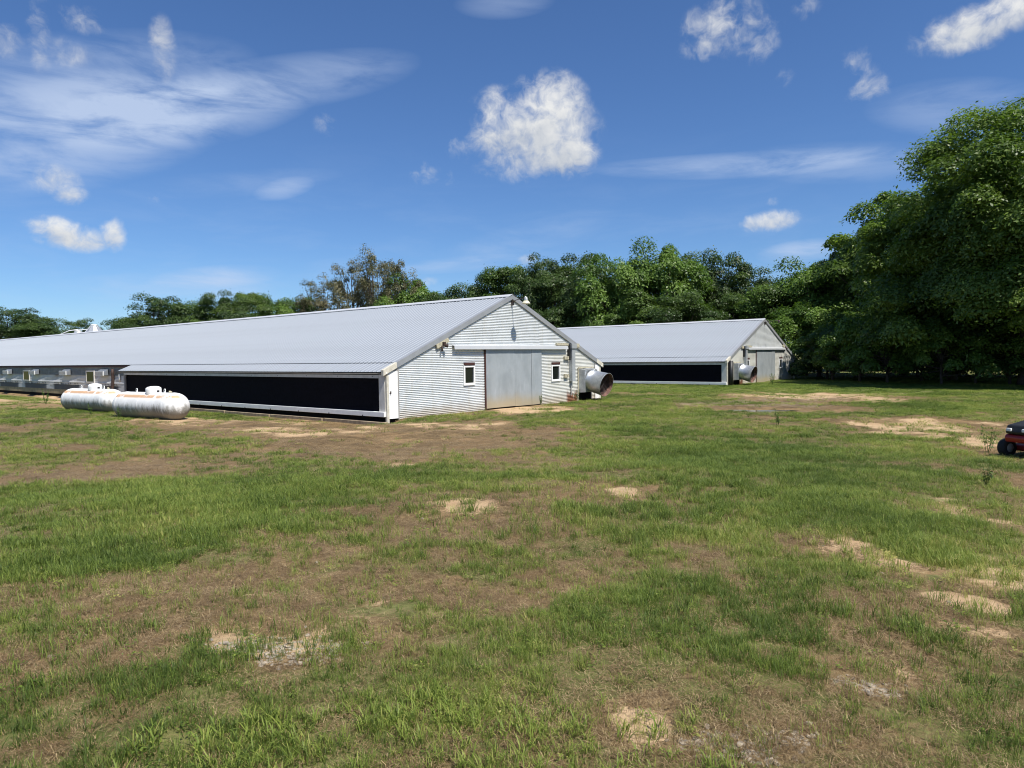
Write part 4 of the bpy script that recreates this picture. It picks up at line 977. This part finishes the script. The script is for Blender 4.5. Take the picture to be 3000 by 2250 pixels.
for i in range(9):
    BUSH.append((2425 + i * 88, 58 + (i % 3) * 1.5 - i * .5, 4.6 + (i % 2), 3.3, 1, ['shaded bush in the dark row right beside the far barn', 'second shaded bush in the dark row from the far barn', 'third shaded bush in the dark row from the far barn', 'fourth shaded bush in the dark row from the far barn', 'middle shaded bush of the dark row under the tall trees', 'fourth shaded bush of the dark row from the right edge', 'third shaded bush of the dark row from the right edge', 'shaded bush of the dark row cut by the right edge', 'shaded bush of the dark row beyond the right edge'][i]))
for (px, dep, h, r, k, lab) in BUSH: plant_tree('', bu[k], (4.2, 2.6), px, dep, h, r, lab, group='undergrowth at the foot of the tall trees', name='bush')

# ---------------------------------------------------------------- weeds that stand out singly
def weed_meshes(seed):
    r = random.Random(seed); st = MB(); P = []; N = []; S = []
    for k in range(5):
        a = r.uniform(0, 6.28); l = r.uniform(.03, .16); h = r.uniform(.35, .62); p0 = (r.uniform(-.05, .05), r.uniform(-.05, .05), -.03)
        p1 = (p0[0] + l * math.cos(a), p0[1] + l * math.sin(a), h); st.tube([p0, p1], [.006, .003], 4)
        for i in range(16):
            t = r.uniform(.25, 1.0); b = r.uniform(0, 6.28)
            P.append((p0[0] + (p1[0] - p0[0]) * t + .03 * math.cos(b), p0[1] + (p1[1] - p0[1]) * t + .03 * math.sin(b), h * t)); N.append((.6 * math.cos(b), .6 * math.sin(b), .7)); S.append(r.uniform(.05, .10))
    sm = st.mesh('stem'); sm.materials.append(M['leaf_bright']); sm.attributes.new('tint', 'FLOAT', 'POINT')
    N = np.array(N); N /= np.linalg.norm(N, axis=1)[:, None]
    return sm, leaves_mesh('leaf_sprays', np.array(P), N, np.array(S), np.full(len(P), .45) + rng.normal(size=len(P)) * .15, M['leaf_mid'], .35)
WM = [weed_meshes(i) for i in range(3)]
WEEDS = [(-25.2, 37.6, 1.3, 'upright weed standing left of the far tank'), (-1.9, 31.6, 1.0, 'weed tuft before the right edge of the sliding doors'),
         (2.7, 33.9, 1.2, 'weed clump below the near cone fan'), (3.1, 33.2, 1.0, 'weed in front of the near cone fan shadow'), (1.3, 31.6, .9, 'small weed left of the cone fan in the dirt'),
         (6.9, 10.1, .7, 'wiry weed in the sandy path at lower right'), (4.05, 4.6, .8, 'bushy twiggy weed at the right near the sand'),
         (-15.2, 26.9, .8, 'weed before the nearer tank'), (-17.2, 28.4, .9, 'grassy weed between the two tanks'), (10.2, 14.9, 1.0, 'leafy weed beside the mower front'),
         (17.4, 46.6, 1.4, 'weed by the far cone fan'), (8.2, 21.5, .9, 'weed clump in the middle of the yard')]
for i, (x, y, s, lab) in enumerate(WEEDS):
    t = empty('weed', (x, y, float(height(x, y))), random.uniform(0, 6.28)); t.scale = (s, s, s); tag(t, lab, 'weed', 'single weeds in the yard')
    link('stem', WM[i % 3][0], t); link('leaf_sprays', WM[i % 3][1], t)

# ---------------------------------------------------------------- grass, dead thatch and pebbles (uncountable)
def blade_mat(name, stops, trans):
    m, g, b = new_mat(name)
    a = g.node('ShaderNodeAttribute'); a.attribute_type = 'INSTANCER'; a.attribute_name = 'tint'
    lv = g.node('ShaderNodeAttribute'); lv.attribute_name = 'tint'
    f = g.m('ADD', a.outputs['Fac'], g.m('MULTIPLY', g.m('SUBTRACT', lv.outputs['Fac'], .5), .5), clamp=True)
    col = g.ramp(f, *stops); g.put(b.inputs['Base Color'], col); b.inputs['Roughness'].default_value = .5; b.inputs['Specular IOR Level'].default_value = .25
    if trans:
        tr = g.node('ShaderNodeBsdfTranslucent'); g.l.new(col, tr.inputs[0]); mx = g.node('ShaderNodeMixShader'); mx.inputs[0].default_value = trans
        g.l.new(b.outputs[0], mx.inputs[1]); g.l.new(tr.outputs[0], mx.inputs[2]); g.l.new(mx.outputs[0], g.n['Material Output'].inputs[0])
    return m
M['blade'] = blade_mat('grass_blades', ((0, (.080, .125, .024)), (.35, (.170, .240, .042)), (.65, (.28, .335, .068)), (1, (.45, .40, .14))), .45)
M['straw'] = blade_mat('dead_grass', ((0, (.085, .052, .022)), (.5, (.195, .132, .062)), (1, (.38, .29, .155))), 0)

def tuft(seed, n, hmin, hmax, wid, lean, foot, flat=False, mat='blade'):
    r = random.Random(seed); V = []; Fc = []; T = []
    for k in range(n):
        a = r.uniform(0, 6.28); q = foot * math.sqrt(r.random()); bx, by = q * math.cos(r.uniform(0, 6.28)), q * math.sin(r.uniform(0, 6.28))
        h = r.uniform(hmin, hmax); l = h * r.uniform(.25, 1) * lean; w = wid * r.uniform(.6, 1.2); dx, dy = math.cos(a), math.sin(a); sx, sy = -dy, dx; tt = r.random()
        if flat:
            z = r.uniform(.002, .018); pr = [(0, z, 1), (.5, z + r.uniform(0, .012), 1), (1, z + r.uniform(0, .01), .6)]
            pts = [(bx + dx * h * t, by + dy * h * t, zz, ww) for t, zz, ww in pr]
        else:
            pts = [(bx, by, -.01, .8), (bx + dx * l * .22, by + dy * l * .22, h * .45, 1), (bx + dx * l * .6, by + dy * l * .6, h * .83, .7), (bx + dx * l, by + dy * l, h * (1 - .25 * lean * r.random()), .08)]
        n0 = len(V)
        for (x, y, z, ww) in pts: V += [(x - sx * w * ww / 2, y - sy * w * ww / 2, z), (x + sx * w * ww / 2, y + sy * w * ww / 2, z)]; T += [tt, tt]
        for i in range(len(pts) - 1): Fc.append((n0 + 2 * i, n0 + 2 * i + 1, n0 + 2 * i + 3, n0 + 2 * i + 2))
    me = bpy.data.meshes.new('tuft'); me.from_pydata(V, [], Fc); me.update()
    at = me.attributes.new('tint', 'FLOAT', 'POINT'); at.data.foreach_set('value', np.array(T, np.float32)); me.materials.append(M[mat]); return me
def clover(seed, n):
    r = np.random.default_rng(seed); P = np.column_stack([r.normal(size=n) * .05, r.normal(size=n) * .05, r.uniform(.01, .07, n)]); N = r.normal(size=(n, 3)) * .35 + np.array([0, 0, 1.0]); N /= np.linalg.norm(N, axis=1)[:, None]
    return leaves_mesh('tuft', P, N, r.uniform(.018, .04, n), r.random(n), M['blade'], .6, r)
def pebble(seed):
    r = random.Random(seed); bm = bmesh.new(); bmesh.ops.create_icosphere(bm, subdivisions=1, radius=.016)
    sx, sy, sz = r.uniform(.7, 1.4), r.uniform(.6, 1.1), r.uniform(.4, .7)
    for v in bm.verts: v.co = Vector((v.co.x * sx, v.co.y * sy, v.co.z * sz)) * r.uniform(.85, 1.15)
    me = bpy.data.meshes.new('pebble'); bm.to_mesh(me); bm.free(); me.materials.append(M['stone']); return me

def scatter(name, protos, pts, rotz, scl, idx, tint, label, cat):
    col = bpy.data.collections.new(name + '_kinds')
    for i, me in enumerate(protos): col.objects.link(bpy.data.objects.new('%s_kind_%02d' % (name, i), me))
    me = bpy.data.meshes.new(name); n = len(pts); me.vertices.add(n); me.vertices.foreach_set('co', np.asarray(pts, np.float32).ravel())
    for nm, ty, arr in (('rz', 'FLOAT_VECTOR', rotz), ('sc', 'FLOAT_VECTOR', scl), ('ix', 'INT', idx), ('tint', 'FLOAT', tint)):
        at = me.attributes.new(nm, ty, 'POINT'); at.data.foreach_set('vector' if ty == 'FLOAT_VECTOR' else 'value', np.ascontiguousarray(arr, np.int32 if ty == 'INT' else np.float32).ravel())
    ob = bpy.data.objects.new(name, me); C.objects.link(ob); tag(ob, label, cat, kind='stuff')
    ng = bpy.data.node_groups.new(name + '_scatter', 'GeometryNodeTree')
    ng.interface.new_socket('Geometry', in_out='INPUT', socket_type='NodeSocketGeometry'); ng.interface.new_socket('Geometry', in_out='OUTPUT', socket_type='NodeSocketGeometry')
    N = ng.nodes; L = ng.links; gi = N.new('NodeGroupInput'); go = N.new('NodeGroupOutput')
    ci = N.new('GeometryNodeCollectionInfo'); ci.inputs[0].default_value = col; ci.inputs['Separate Children'].default_value = True; ci.inputs['Reset Children'].default_value = True
    ip = N.new('GeometryNodeInstanceOnPoints'); ip.inputs['Pick Instance'].default_value = True
    def A(nm, ty): a = N.new('GeometryNodeInputNamedAttribute'); a.data_type = ty; a.inputs[0].default_value = nm; return a.outputs[0]
    L.new(gi.outputs[0], ip.inputs['Points']); L.new(ci.outputs[0], ip.inputs['Instance']); L.new(A('ix', 'INT'), ip.inputs['Instance Index'])
    e2r = N.new('FunctionNodeEulerToRotation'); L.new(A('rz', 'FLOAT_VECTOR'), e2r.inputs[0]); L.new(e2r.outputs[0], ip.inputs['Rotation'])
    L.new(A('sc', 'FLOAT_VECTOR'), ip.inputs['Scale']); L.new(ip.outputs[0], go.inputs[0])
    md = ob.modifiers.new('scatter', 'NODES'); md.node_group = ng
    return ob

def polar_points(n, r0, r1, power, amax):
    """points in front of the viewpoint, thinning with distance"""
    u = rng.random(n); r = (r0 ** power + u * (r1 ** power - r0 ** power)) ** (1 / power)
    t = np.radians(rng.uniform(-amax, amax, n)); return r * np.sin(t), r * np.cos(t), r
def clear_of_things(x, y):
    ok = np.ones(len(x), bool)
    for b, L in ((B1, 88), (B2, 75)):
        u, v = barn_uv(x, y, b); ok &= ~((u > -.9) & (u < W + .9) & (v > -.04) & (v < L))
    u, v = barn_uv(x, y, B1); ok &= ~((v > -.6) & (v < 0) & (u > 4.6) & (u < 8.4))
    ok &= np.hypot((x - 9.6) / 1.9, (y - 27.0) / 1.2) > 1
    return ok
def make_grass():
    x, y, r = polar_points(N_GRASS, 1.6, 66, .62, 46)
    g, s, v, l = fields(x, y)
    clump = .6 * fbm(x, y, 2.6, 3, 77) + .4 * fbm(x, y, 8.0, 2, 78)
    p = np.clip((g - .27) * 1.35, 0, 1) * np.clip((clump - .34) * 3.0 + l * .30, .03, .85) * (1 - .65 * np.clip(s * 1.2 - .2, 0, 1) * (g < .65))
    p = p * (1 - .35 * ss(7, 3.5, r)) + .05 * (g < .5) * ss(16, 8, r) + .06 * (clump > .52) * (s > .3)
    k = (rng.random(len(x)) < p) & clear_of_things(x, y); x, y, r, g, l, s = x[k], y[k], r[k], g[k], l[k], s[k]; n = len(x)
    z = height(x, y)
    grow = np.clip((r / 5.5) ** .62, .75, 3.6); hs = np.clip(grow, .75, 1.15)
    tall = (.31 + .44 * fbm(x, y, .55, 3, 91)) * rng.uniform(.65, 1.25, n)
    # short turf in the worn right half, longer in the left bank and along the edges
    sc = np.column_stack([grow * tall, grow * tall, hs * tall])
    tint = np.clip(.45 + (fbm(x, y, .5, 3, 95) - .5) * 1.0 + rng.normal(size=n) * .16 + (.5 - g) * .35 - l * .05, 0, 1)
    bl = (rng.random(n) < .28) & (r < 3.2) & (np.abs(x + .35) < 1.2); sc[bl] *= 1.45; tint[bl] = .58
    ix = rng.choice(9, n, p=[.16, .15, .15, .14, .1, .08, .08, .08, .06])
    ix[bl] = rng.choice([4, 5], bl.sum())
    rz = np.column_stack([rng.normal(size=n) * .08, rng.normal(size=n) * .08, rng.uniform(0, 6.28, n)])
    protos = [tuft(i, 22, .05, .15, .0048, .95, .085) for i in range(4)] + [tuft(10 + i, 12, .05, .13, .0095, 1.2, .05) for i in range(2)] + [tuft(20 + i, 24, .03, .08, .0042, 1.1, .10) for i in range(2)] + [clover(5, 34)]
    scatter('grass', protos, np.column_stack([x, y, z]), rz, sc, ix, tint, 'green patchy grass covering the yard', 'grass')
    # dead thatch between
    x, y, r = polar_points(N_STRAW, 1.6, 40, .6, 46); g, s, v, l = fields(x, y)
    k = (rng.random(len(x)) < np.clip(1.1 - g * .7 - s * 1.3, .03, 1)) & clear_of_things(x, y); x, y, r = x[k], y[k], r[k]; n = len(x)
    grow = np.clip((r / 5.0) ** .62, .8, 3.2) * rng.uniform(.7, 1.3, n)
    protos = [tuft(40 + i, 34, .015, .055, .0022, 1, .11, True, 'straw') for i in range(4)] + [tuft(50, 7, .02, .055, .0025, 1.4, .05, False, 'straw')]
    scatter('dead_grass', protos, np.column_stack([x, y, height(x, y)]), np.column_stack([np.zeros(n), np.zeros(n), rng.uniform(0, 6.28, n)]), np.column_stack([grow, grow, np.ones(n)]), rng.choice(5, n, p=[.24, .24, .24, .24, .04]), np.clip(rng.normal(.42, .25, n), 0, 1), 'brown dead grass litter in the bare patches', 'dead grass')
    x, y, r = polar_points(N_STONE, 1.8, 16, .9, 44); g, s, v, l = fields(x, y)
    k = rng.random(len(x)) < np.clip(v * 1.2 + .02 * (g < .4), 0, 1); x, y = x[k], y[k]; n = len(x); sc = np.clip(rng.lognormal(-.55, .45, n), .25, 1.4)
    scatter('pebbles', [pebble(i) for i in range(4)], np.column_stack([x, y, height(x, y) + .002]), np.column_stack([rng.normal(size=n) * .3, rng.normal(size=n) * .3, rng.uniform(0, 6.28, n)]), np.repeat(sc[:, None], 3, 1), rng.integers(0, 4, n), rng.random(n), 'small pale pebbles in the gravelly bare spots', 'pebbles')
N_GRASS, N_STRAW, N_STONE = 470000, 62000, 42000
make_grass()
